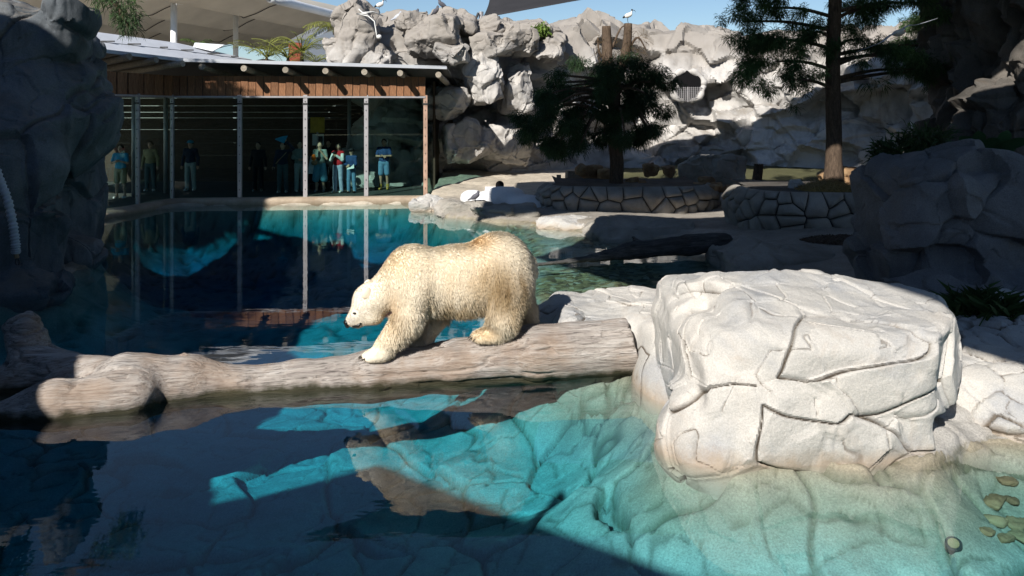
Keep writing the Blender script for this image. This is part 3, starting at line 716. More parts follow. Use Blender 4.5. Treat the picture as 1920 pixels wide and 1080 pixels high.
def wb(px, py, d, r, seed, sq=3.0, rot=(0, 0, 0), res=40, mat='rock_wall'):
    V, F = rock_blob(P(px, py, d), r, rot, sq, seed, res, big=(0.95, 0.04, 0.22, 0.06, 0.03), fine=(0.4, 0.008, 0.15, 0.02, 0.015), rough=0.025)
    link('boulder', crisp(np_mesh('boulder', V - np.array((0, 32.0, 0)), F)), mat, wroot)
for i, a in enumerate([(668, 68, 28.8, (0.85, 0.9, 1.15)), (706, 116, 28.4, (0.5, 0.5, 0.5)), (640, 108, 28.7, (0.5, 0.6, 0.8)), (655, 34, 29.2, (0.6, 0.6, 0.4)), (772, 45, 29.2, (0.55, 0.6, 0.36)), (850, 46, 29.5, (1.0, 0.8, 0.45)),
                       (812, 72, 28.8, (1.15, 0.95, 0.62)), (848, 99, 28.2, (0.62, 0.7, 0.30)), (928, 84, 29.4, (1.05, 0.8, 0.52)), (975, 72, 29.8, (0.8, 0.7, 0.6)), (905, 54, 30.2, (0.9, 0.8, 0.42)),
                       (838, 192, 28.9, (0.72, 0.6, 0.55)), (905, 150, 29.2, (0.75, 0.7, 0.85)), (968, 168, 30.2, (0.70, 0.6, 0.95)), (876, 262, 29.2, (0.95, 0.6, 0.75)), (955, 272, 30.0, (1.0, 0.6, 0.8)), (1030, 90, 30.4, (0.7, 0.6, 0.45)),
                       (1010, 58, 31.2, (1.0, 0.8, 0.35))]):
    wb(*a, seed=100 + 7 * i, rot=(0, 0.12 * math.sin(i * 3), 0.4 * math.sin(i * 5)), sq=2.6 + 0.6 * (i % 3))
# wire grate over a solid black disc painted for the dark inside a hole
bpy.context.view_layer.update()
fo = [q_ for q_ in wroot.children if q_.name.startswith('face')][0]; ro = np.array((0, -32.0, HCAM)); rd = P(1289, 163, 30) - np.array((0, 0, HCAM)); hit_ = min((fo.ray_cast(Vector(ro), Vector(rd + np.array((dx, 0, dz))).normalized())[1].y + 32 for dx in (-.5, 0, .5) for dz in (-.4, 0, .4)), default=31.5)
gp = P(1289, 163, hit_ - 0.12); m = MB(); m.tube([gp + np.array((0, 0.9, 0.05)), gp + np.array((0, 0.06, 0.05))], 0.60, 24); m.build('hole_black_disc', 'rubber_hole_black', wroot, loc=(0, -32, 0))
a_ = np.linspace(0, 2 * math.pi, 25); MB().tube(gp + np.stack([0.66 * np.cos(a_) * (1 + 0.06 * np.sin(5 * a_)), 0.12 + 0.04 * np.sin(3 * a_), 0.05 + 0.62 * np.sin(a_)], 1), 0.13 + 0.03 * np.sin(7 * a_), 10).build('hole_rim', 'rock_wall', wroot, loc=(0, -32, 0), smooth=True)
gm = MB()
for i in range(15):
    x = -0.55 + i * 0.079; hh = math.sqrt(max(0.02, 0.60 ** 2 - x * x))
    gm.box(gp + np.array((x, 0, -hh / 2)), (0.02, 0.02, hh))
for i in range(7):
    z = -0.04 - i * 0.08; ww = 2 * math.sqrt(max(0.02, 0.60 ** 2 - z * z)); gm.box(gp + np.array((0, -0.022, z)), (ww, 0.02, 0.02))
gm.box(gp + np.array((0, -0.05, -0.3)), (0.05, 0.03, 0.6))
gm.build('grate', 'post_steel', wroot, loc=(0, -32, 0))
# ---- dark cliff on the far side of the bushes
pr = [('b', P(1890, 110, 20), (1.25, 1.6, 3.3), 0.5, rotm(0, -0.10, 0.1)), ('b', P(1812, 165, 19.6), (0.45, 0.8, 1.7), 0.25, rotm(0, 0.12, 0)), E_(1905, 260, 17.5, (1.1, 0.9, 1.4)), E_(1835, 75, 20, (0.7, 0.8, 1.3)), ('b', P(1990, 90, 18), (1.6, 1.5, 3.4), 0.4, None)]
V, F = sdf_mesh(pr, 0.07, k=0.12); V, F = carve(V, F, 55, [(0.95, 0.22, 0.45, 0.12, 0.05, 0.8, 0.06, (0.7, 0.7, 1.4)), (0.45, 0.06, 0.25, 0.05, 0.025, 0.6)], (0.15, 0.6))
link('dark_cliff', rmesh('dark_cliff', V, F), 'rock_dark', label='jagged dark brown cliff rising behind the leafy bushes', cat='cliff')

# ---- low planters of rounded stones
def clip_poly(poly, a, b, c):
    out = []
    for i in range(len(poly)):
        p, q = poly[i], poly[(i + 1) % len(poly)]; dp, dq = a * p[0] + b * p[1] - c, a * q[0] + b * q[1] - c
        if dp <= 0: out.append(p)
        if dp * dq < 0: t_ = dp / (dp - dq); out.append((p[0] + (q[0] - p[0]) * t_, p[1] + (q[1] - p[1]) * t_))
    return out
def stone_wall(name, path, z0, z1, label, cell, seed, depth, matstone='rock_ledge'):
    r = np.random.default_rng(seed); u = arclen(path, 0.05); s = np.r_[0, np.cumsum(np.linalg.norm(np.diff(u, axis=0), axis=1))]; L = s[-1]; Hh = z1 - z0
    org = np.array((*u[len(u) // 2], z0)); root = empty(name, org, label, 'planter')
    tg = np.gradient(u, axis=0); tg /= np.linalg.norm(tg, axis=1)[:, None]; nn = np.stack([tg[:, 1], -tg[:, 0]], 1)
    def at(ss, zz, off):
        bx = np.interp(ss, s, u[:, 0]); by = np.interp(ss, s, u[:, 1]); nx = np.interp(ss, s, nn[:, 0]); ny = np.interp(ss, s, nn[:, 1])
        bulge = 0.10 * math.sin(math.pi * min(1, max(0, (zz - z0) / Hh))) - 0.16 * max(0, (zz - z0) / Hh - 0.7) / 0.3
        return np.array((bx + nx * (off + bulge), by + ny * (off + bulge), zz)) - org
    # earth core
    m = MB(); k = 24; ss = np.linspace(0, L, k); rows = [(z0 - 0.3, -0.02), (z0 + Hh * .3, -0.03), (z0 + Hh * .65, -0.03), (z1 - 0.06, -0.03), (z1 - 0.03, -0.3)]
    Vc = []; 
    for q in ss:
        for (zz, o) in rows: Vc.append(at(q, zz, o))
        e = at(q, z1 - 0.03, -0.3); Vc.append(e + np.array((0, depth, 0.05)))
    m.add(Vc, [(i * 6 + j, (i + 1) * 6 + j, (i + 1) * 6 + j + 1, i * 6 + j + 1) for i in range(k - 1) for j in range(5)]); m.build('earth_core', 'rock_dark', root, smooth=True)
    nxs = max(2, int(L / cell)); nys = max(1, int(round(Hh / (cell * 0.72))))
    pts = []
    for _ in range(4000):
        c_ = (r.uniform(0.05, L - 0.05), z0 + r.uniform(0.02, 0.98) * Hh); dmin = cell * max(0.34, 0.46 + 0.4 * vnoise(np.array([[c_[0] * 1.7, c_[1] * 2.1, seed]]), seed)[0])
        if all(math.hypot((c_[0] - q_[0]) * 0.75, c_[1] - q_[1]) > dmin for q_ in pts): pts.append(c_)
    for (cx, cz) in pts:
        poly = [(max(0, cx - 1.5), z0 - 0.12), (min(L, cx + 1.5), z0 - 0.12), (min(L, cx + 1.5), z1), (max(0, cx - 1.5), z1)]
        if poly[1][0] - poly[0][0] < 0.1: continue
        for (ox, oz) in pts:
            if (ox, oz) == (cx, cz) or abs(ox - cx) > 2: continue
            a, b = ox - cx, oz - cz; l = math.hypot(a, b); a /= l; b /= l
            poly = clip_poly(poly, a, b, a * cx + b * cz + l / 2 - 0.010)
            if len(poly) < 3: break
        if len(poly) < 3: continue
        poly = np.array(poly); 
        dense = []
        for i in range(len(poly)):
            p, q = poly[i], poly[(i + 1) % len(poly)]; nseg = max(1, int(np.linalg.norm(q - p) / 0.14))
            for t_ in range(nseg): dense.append(p + (q - p) * t_ / nseg)
        poly = np.array(dense); c = poly.mean(0); n = len(poly); pr_ = r.uniform(0.03, 0.09)
        if (poly.max(0) - poly.min(0)).min() < 0.06: continue
        rings = [(1.0, -0.06), (0.98, 0.01), (0.88, 0.03 + pr_ * .5), (0.5, 0.04 + pr_)]
        Vs = []
        for sc, off in rings:
            for p in poly:
                pp = c + (p - c) * sc; jit = r.uniform(-0.012, 0.012); Vs.append(at(pp[0], pp[1], off + jit))
        Vs.append(at(c[0], c[1], 0.07 + pr_)); m = MB()
        Fs = [(a * n + i, a * n + (i + 1) % n, (a + 1) * n + (i + 1) % n, (a + 1) * n + i) for a in range(3) for i in range(n)] + [(3 * n + i, 3 * n + (i + 1) % n, 4 * n) for i in range(n)]
        m.add(Vs, Fs); m.build('stone', matstone, root, smooth=True)
    return root
plain('joint_brown', (0.10, 0.075, 0.05), 0.95, 0.3, 8, 0.1, 0, 0.8, 30)
stone_wall('stone_planter', [(0.85, 23.4), (1.1, 22.3), (2.0, 21.95), (3.4, 21.9), (4.9, 22.0), (5.6, 22.5), (5.9, 23.3)], 0.12, 0.86, 'long low planter of rounded grey stones around the broken topped conifer', 0.62, 5, 2.2)
stone_wall('stone_planter', [(5.45, 20.2), (5.5, 19.0), (6.0, 18.25), (7.2, 17.95), (8.6, 17.9), (10.2, 18.1)], 0.15, 1.10, 'tall planter of cracked grey stones below the straw heap', 0.66, 9, 2.6)

# ---- shore stones, snow heap and loose rocks
def rock(px, py, d, r, seed, mat, label, cat='rock', group=None, sq=2.6, res=32, name='shore_rock', rot=(0, 0, 0)):
    blob(name, mat, kw=dict(label=label, cat=cat, group=group), center=P(px, py, d), radii=r, seed=seed, sq=sq, res=res, rot=rot)
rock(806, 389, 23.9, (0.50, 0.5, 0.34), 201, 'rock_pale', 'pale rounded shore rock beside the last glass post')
rock(868, 396, 22.7, (0.85, 0.5, 0.30), 202, 'rock_ledge', 'dark rounded shore rock in front of the snow heap')
rock(955, 402, 21.9, (0.95, 0.5, 0.27), 203, 'rock_ledge', 'long dark shore rock with a damp foot')
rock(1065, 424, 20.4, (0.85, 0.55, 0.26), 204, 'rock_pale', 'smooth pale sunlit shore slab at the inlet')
rock(1200, 436, 19.2, (1.35, 0.8, 0.26), 205, 'rock_ledge', 'broad grey shore slab between inlet and planter', res=44)
rock(1405, 497, 15.2, (0.62, 1.2, 0.42), 206, 'rock_ledge', 'rounded grey bank where the driftwood lies ashore', res=44)
rock(1470, 480, 15.4, (0.9, 0.9, 0.22), 207, 'rock_ledge', 'flat grey slab beside the bark mulch')
rock(1335, 326, 26.5, (1.1, 0.7, 0.62), 208, 'rock_ledge', 'lumpy grey boulder behind the stone planters', res=40)
rock(1490, 349, 19.4, (0.17, 0.17, 0.17), 209, 'rock_pale', 'small round pale rock lying beside the straw heap', sq=2.2, res=16)
rock(1600, 335, 20.6, (0.95, 0.45, 0.28), 210, 'rock_brown', 'tan rock ledge behind the straw heap')
rock(1662, 556, 11.0, (0.32, 0.3, 0.22), 211, 'rock_dark', 'dark rounded rock half hidden behind the white boulder', sq=2.1, res=20)
for i, (px, py, s) in enumerate([(1325, 342, .20), (1345, 352, .17), (1365, 357, .16), (1310, 350, .14), (1335, 358, .2), (1255, 320, .2), (1220, 318, .22), (1110, 322, .24), (1090, 320, .2), (1135, 328, .22), (1185, 343, .16), (1205, 346, .14), (1380, 362, .14), (1300, 362, .13)]):
    rock(px, py, 25.0 - (py - 320) * 0.06, (s * 1.25, s, s), 300 + i, 'rock_brown', 'small loose brown rock on the ground behind the planter', 'rock', 'loose brown rocks', 0.2, 14, 'loose_rock', (0, 0, i))
pr = [E_(905, 383, 23.4, (0.55, 0.5, 0.30)), E_(940, 374, 23.6, (0.65, 0.6, 0.38)), E_(985, 382, 23.2, (0.60, 0.5, 0.26)), E_(1015, 387, 23.0, (0.30, 0.3, 0.14)), E_(965, 366, 23.8, (0.3, 0.3, 0.22)), E_(885, 372, 23.8, (0.35, 0.35, 0.26))]
V, F = sdf_mesh(pr, 0.04, k=0.12); V = V + vnormals(V, F) * (0.05 * fbm(V * 2.2, 4, 7))[:, None]
link('snow_heap', np_mesh('snow_heap', V, F), 'snow_white', label='heap of white snow on the shore rocks by the glass house', cat='snow heap')
# low wall with a floodlight behind the snow
o = empty('round_floodlight', P(937, 355, 24.6), 'small round black floodlight on a white stand above the snow', 'light')
L0 = np.array(o.location)
m = MB(); m.tube([P(937, 347, 24.6) - L0 + np.array((0, .06, 0)), P(937, 347, 24.6) - L0 - np.array((0, .06, 0))], 0.13, 18); m.build('lamp_head', 'rubber_hole_black', o, smooth=False)
MB().tube([P(937, 352, 24.6) - L0, P(937, 372, 24.6) - L0], 0.03, 8).build('stem', 'pipe_white', o)
MB().box(P(937, 350, 24.75) - L0 - np.array((0, 0, .15)), (0.9, 0.12, 0.30)).build('stand', 'white_paint', o)

# ---- things on the pool bottom
for i, (px, py, s_) in enumerate([(1890, 905, .10), (1862, 945, .12), (1895, 940, .09), (1868, 978, .11), (1905, 985, .12), (1912, 1010, .10), (1850, 1000, .08), (1885, 1012, .09)]):
    s_ *= 0.62; q_ = floor_hit(px, py); V, F = rock_blob((q_[0], q_[1], q_[2] + s_ * .2), (s_ * 1.4, s_, s_ * .5), (0, 0, i), 0.2, 400 + i, 12)
    link('submerged_stone', np_mesh('submerged_stone', V, F), 'rock_brown', label='brown stone lying under shallow water by the pale bank', cat='stone', group='submerged brown stones')
q_ = floor_hit(1788, 1020); o = empty('pool_drain', (q_[0], q_[1], q_[2] - 0.004), 'small round brass drain set in the pool bottom', 'drain'); dz_ = terrain(q_[0] + np.array([-.1, .1, 0, 0]), q_[1] + np.array([0, 0, -.1, .1]))[0]; o.rotation_euler = Vector((-(dz_[1] - dz_[0]) / .2, -(dz_[3] - dz_[2]) / .2, 1)).to_track_quat('Z', 'Y').to_euler()
MB().tube([(0, 0, -0.05), (0, 0, 0.012)], 0.06, 20).build('rim', 'bolt_dark', o); MB().tube([(0, 0, 0.0), (0, 0, 0.02)], 0.04, 18).build('cover', 'rock_brown', o)
# ================================================================== driftwood
def driftmat(name, cols, axis, wet=False):
    m, t, o = new_mat(name)
    co = objco(t, axis)
    n = noise(t, co, 2.0, 7, 0.7, 0.8); n2 = noise(t, co, 7, 6, 0.75, 0.5); n3 = noise(t, objco(t), 1.6, 4, 0.6)
    c = ramp(t, n.outputs[0], [(0.30, cols[0]), (0.5, cols[1]), (0.7, cols[2])]).outputs[0]
    f = ramp(t, n2.outputs[0], [(0.36, 0.35), (0.5, 1.0)]).outputs[0]; c = mixc(t, 1.0, c, f, 'MULTIPLY')
    f3 = ramp(t, n3.outputs[0], [(0.45, 0.0), (0.65, 0.55)]).outputs[0]; c = mixc(t, f3, c, cols[3])
    g = t.nodes.new('ShaderNodeNewGeometry'); sx = t.nodes.new('ShaderNodeSeparateXYZ'); lk(t, g.outputs['Position'], sx.inputs[0])
    nw = noise(t, objco(t, (1, 1, 1)), 6, 4); ml = nd(t, 'ShaderNodeMath', op='MULTIPLY_ADD'); lk(t, nw.outputs[0], ml.inputs[0]); ml.inputs[1].default_value = -0.16; lk(t, sx.outputs[2], ml.inputs[2])
    mr = nd(t, 'ShaderNodeMapRange'); lk(t, ml.outputs[0], mr.inputs[0]); mr.inputs[1].default_value = -0.06; mr.inputs[2].default_value = 0.01; mr.inputs[3].default_value = 0.92; mr.inputs[4].default_value = 0.0
    c = mixc(t, mr.outputs[0], c, (0.035, 0.035, 0.015))                       # algae along the water line
    ad = nd(t, 'ShaderNodeMath', op='MULTIPLY_ADD'); lk(t, n2.outputs[0], ad.inputs[0]); ad.inputs[1].default_value = 0.6; lk(t, n.outputs[0], ad.inputs[2])
    bsdf(t, o, c, 0.85, 0.2, bump(t, ad.outputs[0], 0.9, 0.035))
driftmat('drift_grey', [(0.22, 0.19, 0.18), (0.42, 0.38, 0.35), (0.58, 0.55, 0.53), (0.34, 0.24, 0.17)], (0.5, 7, 7))
driftmat('drift_dark', [(0.05, 0.05, 0.05), (0.10, 0.10, 0.10), (0.20, 0.19, 0.19), (0.06, 0.05, 0.045)], (0.7, 7, 7))
LOGPTS = [(1.34, 9.20, 0.25, 0.31), (0.24, 9.02, 0.21, 0.31), (-0.65, 8.92, 0.10, 0.28), (-1.53, 8.79, 0.035, 0.262), (-2.3, 8.66, 0.0, 0.215), (-2.9, 8.52, 0.01, 0.20), (-3.42, 8.42, 0.09, 0.25), (-4.0, 8.28, 0.10, 0.335)]
def log_top(x):
    a = np.array(LOGPTS)[::-1]; return [np.interp(x, a[:, 0], a[:, k]) for k in (1, 2, 3)]
def log_h(x, y):
    yc, zc, r = log_top(x); return zc + math.sqrt(max(0.0, r * r - (y - yc) ** 2))
def place_rot(name, V, F, rz, org, mat, **kw):
    R = np.array(Matrix.Rotation(-rz, 3, 'Z')); return link(name, np_mesh(name, (V - np.array(org)) @ R.T, F), mat, loc=org, rot=(0, 0, rz), **kw)
pr = []
for a, b in zip(LOGPTS[:-1], LOGPTS[1:]): pr.append(('c', a[:3], b[:3], a[3], b[3]))
pr += [('c', (-3.85, 8.10, 0.08), (-4.5, 7.88, 0.06), 0.28, 0.22), ('c', (-4.5, 7.88, 0.06), (-5.25, 7.66, -0.04), 0.22, 0.09),
       ('c', (-4.0, 8.40, 0.05), P(70, 700, 8.75), 0.26, 0.30), ('c', P(70, 700, 8.75), P(52, 645, 8.8), 0.24, 0.19), ('e', P(46, 622, 8.82), (0.22, 0.11, 0.26), rotm(0, -0.5, 0)), ('c', P(80, 720, 8.7), P(-80, 760, 8.6), 0.27, 0.30), ('c', P(90, 705, 8.75), P(140, 686, 8.8), 0.16, 0.05)]
def cut(X, Fv): return np.maximum(np.maximum(Fv, (X[..., 0] + 0.25 * (X[..., 2] - 0.25)) - 1.40), (X @ np.array((-0.42, 0, 0.91))) - (P(40, 590, 8.8) @ np.array((-0.42, 0, 0.91))))
V, F = sdf_mesh(pr, 0.03, k=0.10, post=cut); V, F = subdiv(V, F); V = relax(V, F, 1)
N = vnormals(V, F); ax = np.array((math.cos(0.2), math.sin(0.2), 0)); al = V @ ax
Q = np.stack([al * 0.9, (V @ np.array((-math.sin(.2), math.cos(.2), 0))) * 9, V[:, 2] * 9], 1)
gr = fbm(Q, 4, 11); d = 0.010 * gr - 0.028 * np.exp(-(fbm(Q * np.array((.6, .45, .45)) + 3, 3, 19) / 0.05) ** 2) * (fbm(V * 1.5, 2, 23) > 0.0) + 0.05 * fbm(V * 1.3, 3, 31) + 0.012 * fbm(V * 5, 3, 37)
keep = np.exp(-((V[:, 0] + 0.8) / 1.4) ** 2); d = d - 0.5 * keep * np.maximum(0, d) - 0.0
V = V + N * d[:, None]
place_rot('fallen_log', V, F, 0.2, (-1.5, 8.8, 0.0), 'drift_grey', label='long bleached fallen log lying across the pool, the bear walking on it', cat='log')
m = MB(); m.tube([P(322, 676, 8.42), P(345, 667, 8.42), P(372, 675, 8.42)], [0.02, 0.035, 0.015], 7); m.build('bark_piece', 'drift_grey', smooth=True, label='curled scrap of bark lying on the thin part of the log', cat='bark')
pr = [('c', P(985, 500, 15.0), P(1110, 484, 15.4), 0.025, 0.06), ('c', P(1110, 484, 15.4), P(1180, 470, 15.7), 0.07, 0.16), ('c', P(1180, 470, 15.7), P(1290, 460, 16.0), 0.17, 0.20), ('c', P(1290, 460, 16.0), P(1358, 452, 16.2), 0.22, 0.17), ('c', P(1200, 462, 15.8), P(1186, 443, 15.8), 0.09, 0.02)]
V, F = sdf_mesh(pr, 0.035, k=0.06); V, F = subdiv(V, F); N = vnormals(V, F); Q = np.stack([V[:, 0] * 1.2, V[:, 1] * 9, V[:, 2] * 9], 1)
V = V + N * (0.03 * fbm(Q, 4, 3) + 0.02 * fbm(V * 3, 3, 5))[:, None]
place_rot('driftwood', V, F, 0.25, P(1190, 470, 15.8), 'drift_dark', label='dark charred driftwood branch half floating in the shaded inlet', cat='driftwood')

# ================================================================== the bear
def bd(px): return 9.03 + 0.17 * ((px - 960) / 167.0)
def B(px, py, dy=0.0):
    d = bd(px); p = P(px, py, d); p[1] += dy; return p
def paw(px, dy, r):
    d = bd(px); x = (px - 960) * d / FPX; z = log_h(x, d + dy); return np.array((x, d + dy, z + r[2] * 0.72))
pF = paw(714, -0.13, (0.17, 0.13, 0.085)); pFf = paw(786, 0.13, (0.15, 0.12, 0.075)); pH = paw(918, -0.15, (0.19, 0.13, 0.085)); pHf = paw(978, 0.12, (0.17, 0.12, 0.08))
tl = rotm(0, -0.06, 0.17)
pr = [('e', B(932, 510), (0.405, 0.345, 0.435)), ('e', B(862, 524), (0.52, 0.345, 0.385)), ('e', B(790, 528), (0.36, 0.315, 0.375)), ('e', B(770, 515), (0.27, 0.27, 0.31)),
      ('c', B(770, 518), B(708, 556), 0.285, 0.185), ('e', B(689, 565), (0.165, 0.150, 0.175), None, 0.06), ('c', B(680, 578), B(660, 600), 0.118, 0.072, 0.05), ('c', B(690, 590), B(671, 607), 0.095, 0.05, 0.04), ('e', B(700, 588), (0.12, 0.13, 0.12), None, 0.06),
      ('c', B(780, 545, -0.17), B(768, 592, -0.20), 0.205, 0.150, 0.08), ('c', B(768, 592, -0.20), np.array((pF[0] + 0.05, pF[1], pF[2] + 0.07)), 0.150, 0.108, 0.05), ('e', pF, (0.165, 0.125, 0.085), rotm(0, -0.15, 0.15), 0.05),
      ('c', B(795, 555, 0.16), B(812, 602, 0.16), 0.19, 0.135, 0.08), ('c', B(812, 602, 0.16), np.array((pFf[0] + 0.05, pFf[1], pFf[2] + 0.06)), 0.125, 0.10, 0.05), ('e', pFf, (0.15, 0.115, 0.075), rotm(0, -0.1, 0.15), 0.05),
      ('c', B(952, 540, -0.14), B(944, 588, -0.20), 0.27, 0.175, 0.08), ('c', B(944, 588, -0.20), np.array((pH[0] + 0.13, pH[1], pH[2] + 0.06)), 0.160, 0.115, 0.05), ('e', pH, (0.185, 0.125, 0.085), rotm(0, -0.12, 0.15), 0.05),
      ('c', B(958, 548, 0.15), B(982, 590, 0.15), 0.24, 0.145, 0.08), ('c', B(982, 590, 0.15), np.array((pHf[0] + 0.06, pHf[1], pHf[2] + 0.05)), 0.14, 0.105, 0.05), ('e', pHf, (0.17, 0.115, 0.08), rotm(0, -0.15, 0.15), 0.05),
      ('c', B(992, 490), B(1000, 508), 0.06, 0.04, 0.05)]
# toes
toes = []
for pw, rr in ((pF, (0.165, 0.125)), (pFf, (0.15, 0.115)), (pH, (0.185, 0.125)), (pHf, (0.17, 0.115))):
    for k in range(5):
        a = -0.95 + k * 0.475; c = pw + np.array((-rr[0] * 0.82 * math.cos(a), rr[1] * 0.95 * math.sin(a), -0.018)); c[2] = min(c[2], pw[2])
        pr.append(('e', c, (0.055, 0.033, 0.042), None, 0.025)); toes.append(c)
V, F = sdf_mesh(pr, 0.0165, k=0.10)
# ears
earn = B(692, 545, -0.135); earf = B(686, 538, 0.115)
V = relax(V, F, 2); N = vnormals(V, F)
V = V + N * (0.008 * fbm(V * 5, 3, 3))[:, None]
pxv = 960 + V[:, 0] / V[:, 1] * FPX; pyv = YH + (HCAM - V[:, 2]) / V[:, 1] * FPX
def bear_col(px, py, z, V, N):
    n = fbm(V * 3.0, 4, 91); n2 = fbm(np.stack([V[:, 0] * 10, V[:, 1] * 10, V[:, 2] * 2.5], 1), 3, 92); n3 = fbm(V * 12, 2, 93)
    c = np.tile(np.array((0.87, 0.80, 0.67)), (len(V), 1))
    def put(mk, col): nonlocal c; mk = np.clip(mk, 0, 1)[:, None]; c = c * (1 - mk) + np.array(col) * mk
    g = lambda cx, cy, sx, sy: np.exp(-((px - cx) / sx) ** 2 - ((py - cy) / sy) ** 2)
    put(0.5 * g(755, 490, 60, 30) * (0.7 + n), (0.82, 0.68, 0.46)); put(0.8 * g(898, 452, 26, 16), (0.74, 0.52, 0.27)); put(0.55 * g(890, 520, 60, 50) * (0.8 + n2), (0.70, 0.54, 0.33))
    put(0.9 * g(928, 550, 32, 42) * (0.8 + 1.0 * n2), (0.50, 0.35, 0.17)); put(0.95 * g(958, 542, 34, 40) * (0.75 + 1.1 * n2), (0.30, 0.215, 0.12)); put(0.6 * g(975, 590, 26, 36) * (0.8 + n2), (0.50, 0.36, 0.19))
    put(0.7 * g(855, 580, 70, 16) * (0.6 + 1.7 * n2), (0.62, 0.50, 0.32)); put(0.6 * g(805, 565, 16, 32) * (0.7 + n2), (0.50, 0.41, 0.27)); put(0.5 * g(735, 625, 40, 30) * (0.6 + n), (0.76, 0.58, 0.34))
    put(0.6 * g(910, 628, 26, 14), (0.76, 0.57, 0.32)); put(0.6 * g(985, 612, 20, 16), (0.62, 0.44, 0.20)); put(0.5 * g(735, 580, 14, 30), (0.76, 0.58, 0.36))
    put(0.8 * g(672, 575, 22, 40), (0.82, 0.77, 0.68)); put(0.55 * g(657, 600, 8, 10), (0.45, 0.42, 0.40)); put(0.25 * np.maximum(0, n3), (0.62, 0.50, 0.33))
    return c
bc = bear_col(pxv, pyv, V[:, 2], V, N)
broot = empty('polar_bear', (B(840, 640)[0], bd(840), log_h(B(840, 640)[0], bd(840))), 'cream polar bear with dirty flanks walking along the fallen log, head down', 'bear')
L0 = np.array(broot.location)
def colmat(name, rough=0.85, spec=0.15):
    m, t, o = new_mat(name); a = nd(t, 'ShaderNodeAttribute', attr='Col'); bsdf(t, o, a.outputs['Color'], rough, spec)
colmat('bear_skin')
m, t, o = new_mat('bear_fur'); a = nd(t, 'ShaderNodeAttribute', attr='Col'); d_ = t.nodes.new('ShaderNodeBsdfDiffuse'); tl_ = t.nodes.new('ShaderNodeBsdfTranslucent'); lk(t, a.outputs['Color'], d_.inputs[0]); lk(t, a.outputs['Color'], tl_.inputs[0])
mx = nd(t, 'ShaderNodeMixShader', Fac=0.45); lk(t, d_.outputs[0], mx.inputs[1]); lk(t, tl_.outputs[0], mx.inputs[2]); lk(t, mx.outputs[0], o.inputs['Surface'])
plain('bear_black', (0.012, 0.011, 0.011), 0.35, 0.1, 20, 0.5); plain('claw_dark', (0.06, 0.05, 0.04), 0.4)
me = np_mesh('body', V - L0, F); color_attr(me, bc); link('body', me, 'bear_skin', broot)
for e, r in ((earn, (0.055, 0.034, 0.068)), (earf, (0.045, 0.03, 0.06))):
    a, b = sdf_mesh([('e', e, r, rotm(0, 0.3, 0.5)), ('e', e + np.array((0.02, 0.01, -0.03)), (0.04, 0.03, 0.04))], 0.009, k=0.02, pad=0.03)
    q = np_mesh('ear', a - L0, b); color_attr(q, np.tile(np.array((0.80, 0.70, 0.54)), (len(a), 1))); link('ear', q, 'bear_skin', broot)
def on_skin(px, py):
    dd = np.hypot(pxv - px, pyv - py) + 3.0 * V[:, 1]; i = np.argmin(dd); return V[i], N[i]
p_, n_ = on_skin(666, 587); EYE = p_.copy(); a, b = sdf_mesh([('e', p_ + n_ * 0.006, (0.022, 0.015, 0.010))], 0.004, pad=0.02); link('eye', np_mesh('eye', a - L0, b), 'bear_black', broot)
p_ = B(654, 604); a, b = sdf_mesh([('e', p_ + np.array((-0.018, 0, 0)), (0.038, 0.048, 0.034)), ('e', p_ + np.array((-0.012, 0, -0.03)), (0.03, 0.035, 0.035))], 0.007, k=0.02, pad=0.03); link('nose', np_mesh('nose', a - L0, b), 'bear_black', broot)
pa, _ = on_skin(661, 612); pb, _ = on_skin(673, 611); pc_, _ = on_skin(678, 605)
MB().tube([pa, pb, pc_], [0.014, 0.020, 0.010], 8).build('lips', 'bear_black', broot, loc=-L0, smooth=True)
for c in toes:
    MB().tube([c + np.array((-0.04, 0, 0.004)), c + np.array((-0.075, 0, -0.008)), c + np.array((-0.092, 0, -0.03))], [0.010, 0.007, 0.001], 6).build('claw', 'claw_dark', broot, loc=-L0, smooth=True)
# fur
tri = np.vstack([F[:, [0, 1, 2]], F[:, [0, 2, 3]]]); A = np.linalg.norm(np.cross(V[tri[:, 1]] - V[tri[:, 0]], V[tri[:, 2]] - V[tri[:, 0]]), axis=1)
K = 110000; pick = rng.choice(len(tri), K, p=A / A.sum()); w1 = rng.random((K, 2)); sw = w1.sum(1) > 1; w1[sw] = 1 - w1[sw]
tt = tri[pick]; base = V[tt[:, 0]] + w1[:, :1] * (V[tt[:, 1]] - V[tt[:, 0]]) + w1[:, 1:] * (V[tt[:, 2]] - V[tt[:, 0]]); nb = N[tt[:, 0]]
bpx = 960 + base[:, 0] / base[:, 1] * FPX; bqy = YH + (HCAM - base[:, 2]) / base[:, 1] * FPX
clump = np.stack([fbm(base * 9, 2, 5), fbm(base * 9 + 9, 2, 6), fbm(base * 9 + 19, 2, 7)], 1)
flow = np.array((0.55, 0.0, -0.75)) + 0.3 * clump; flow = flow - nb * (flow * nb).sum(1)[:, None]
dirn = nb * 0.30 + flow * 0.75 + rng.normal(0, 0.13, (K, 3)); dirn /= np.linalg.norm(dirn, axis=1)[:, None]
ln = 0.030 * np.ones(K); ln += 0.06 * np.clip((bqy - 545) / 40, 0, 1) * ((bpx > 805) & (bpx < 925) & (bqy < 600)); ln += 0.03 * sstep(bpx, 900, 960) ; ln *= 0.35 + 0.65 * sstep(bpx, 690, 740); ln += 0.03 * ((bpx > 735) & (bpx < 800) & (bqy > 585)); ln *= rng.uniform(0.6, 1.2, K)
ln *= np.where(base[:, 2] < 0.42, 0.55, 1.0); ln *= np.where(np.linalg.norm(base - EYE, axis=1) < 0.045, 0.1, 1.0)
wd = np.cross(dirn, nb); wd /= np.linalg.norm(wd, axis=1)[:, None] + 1e-6; wd *= 0.0034
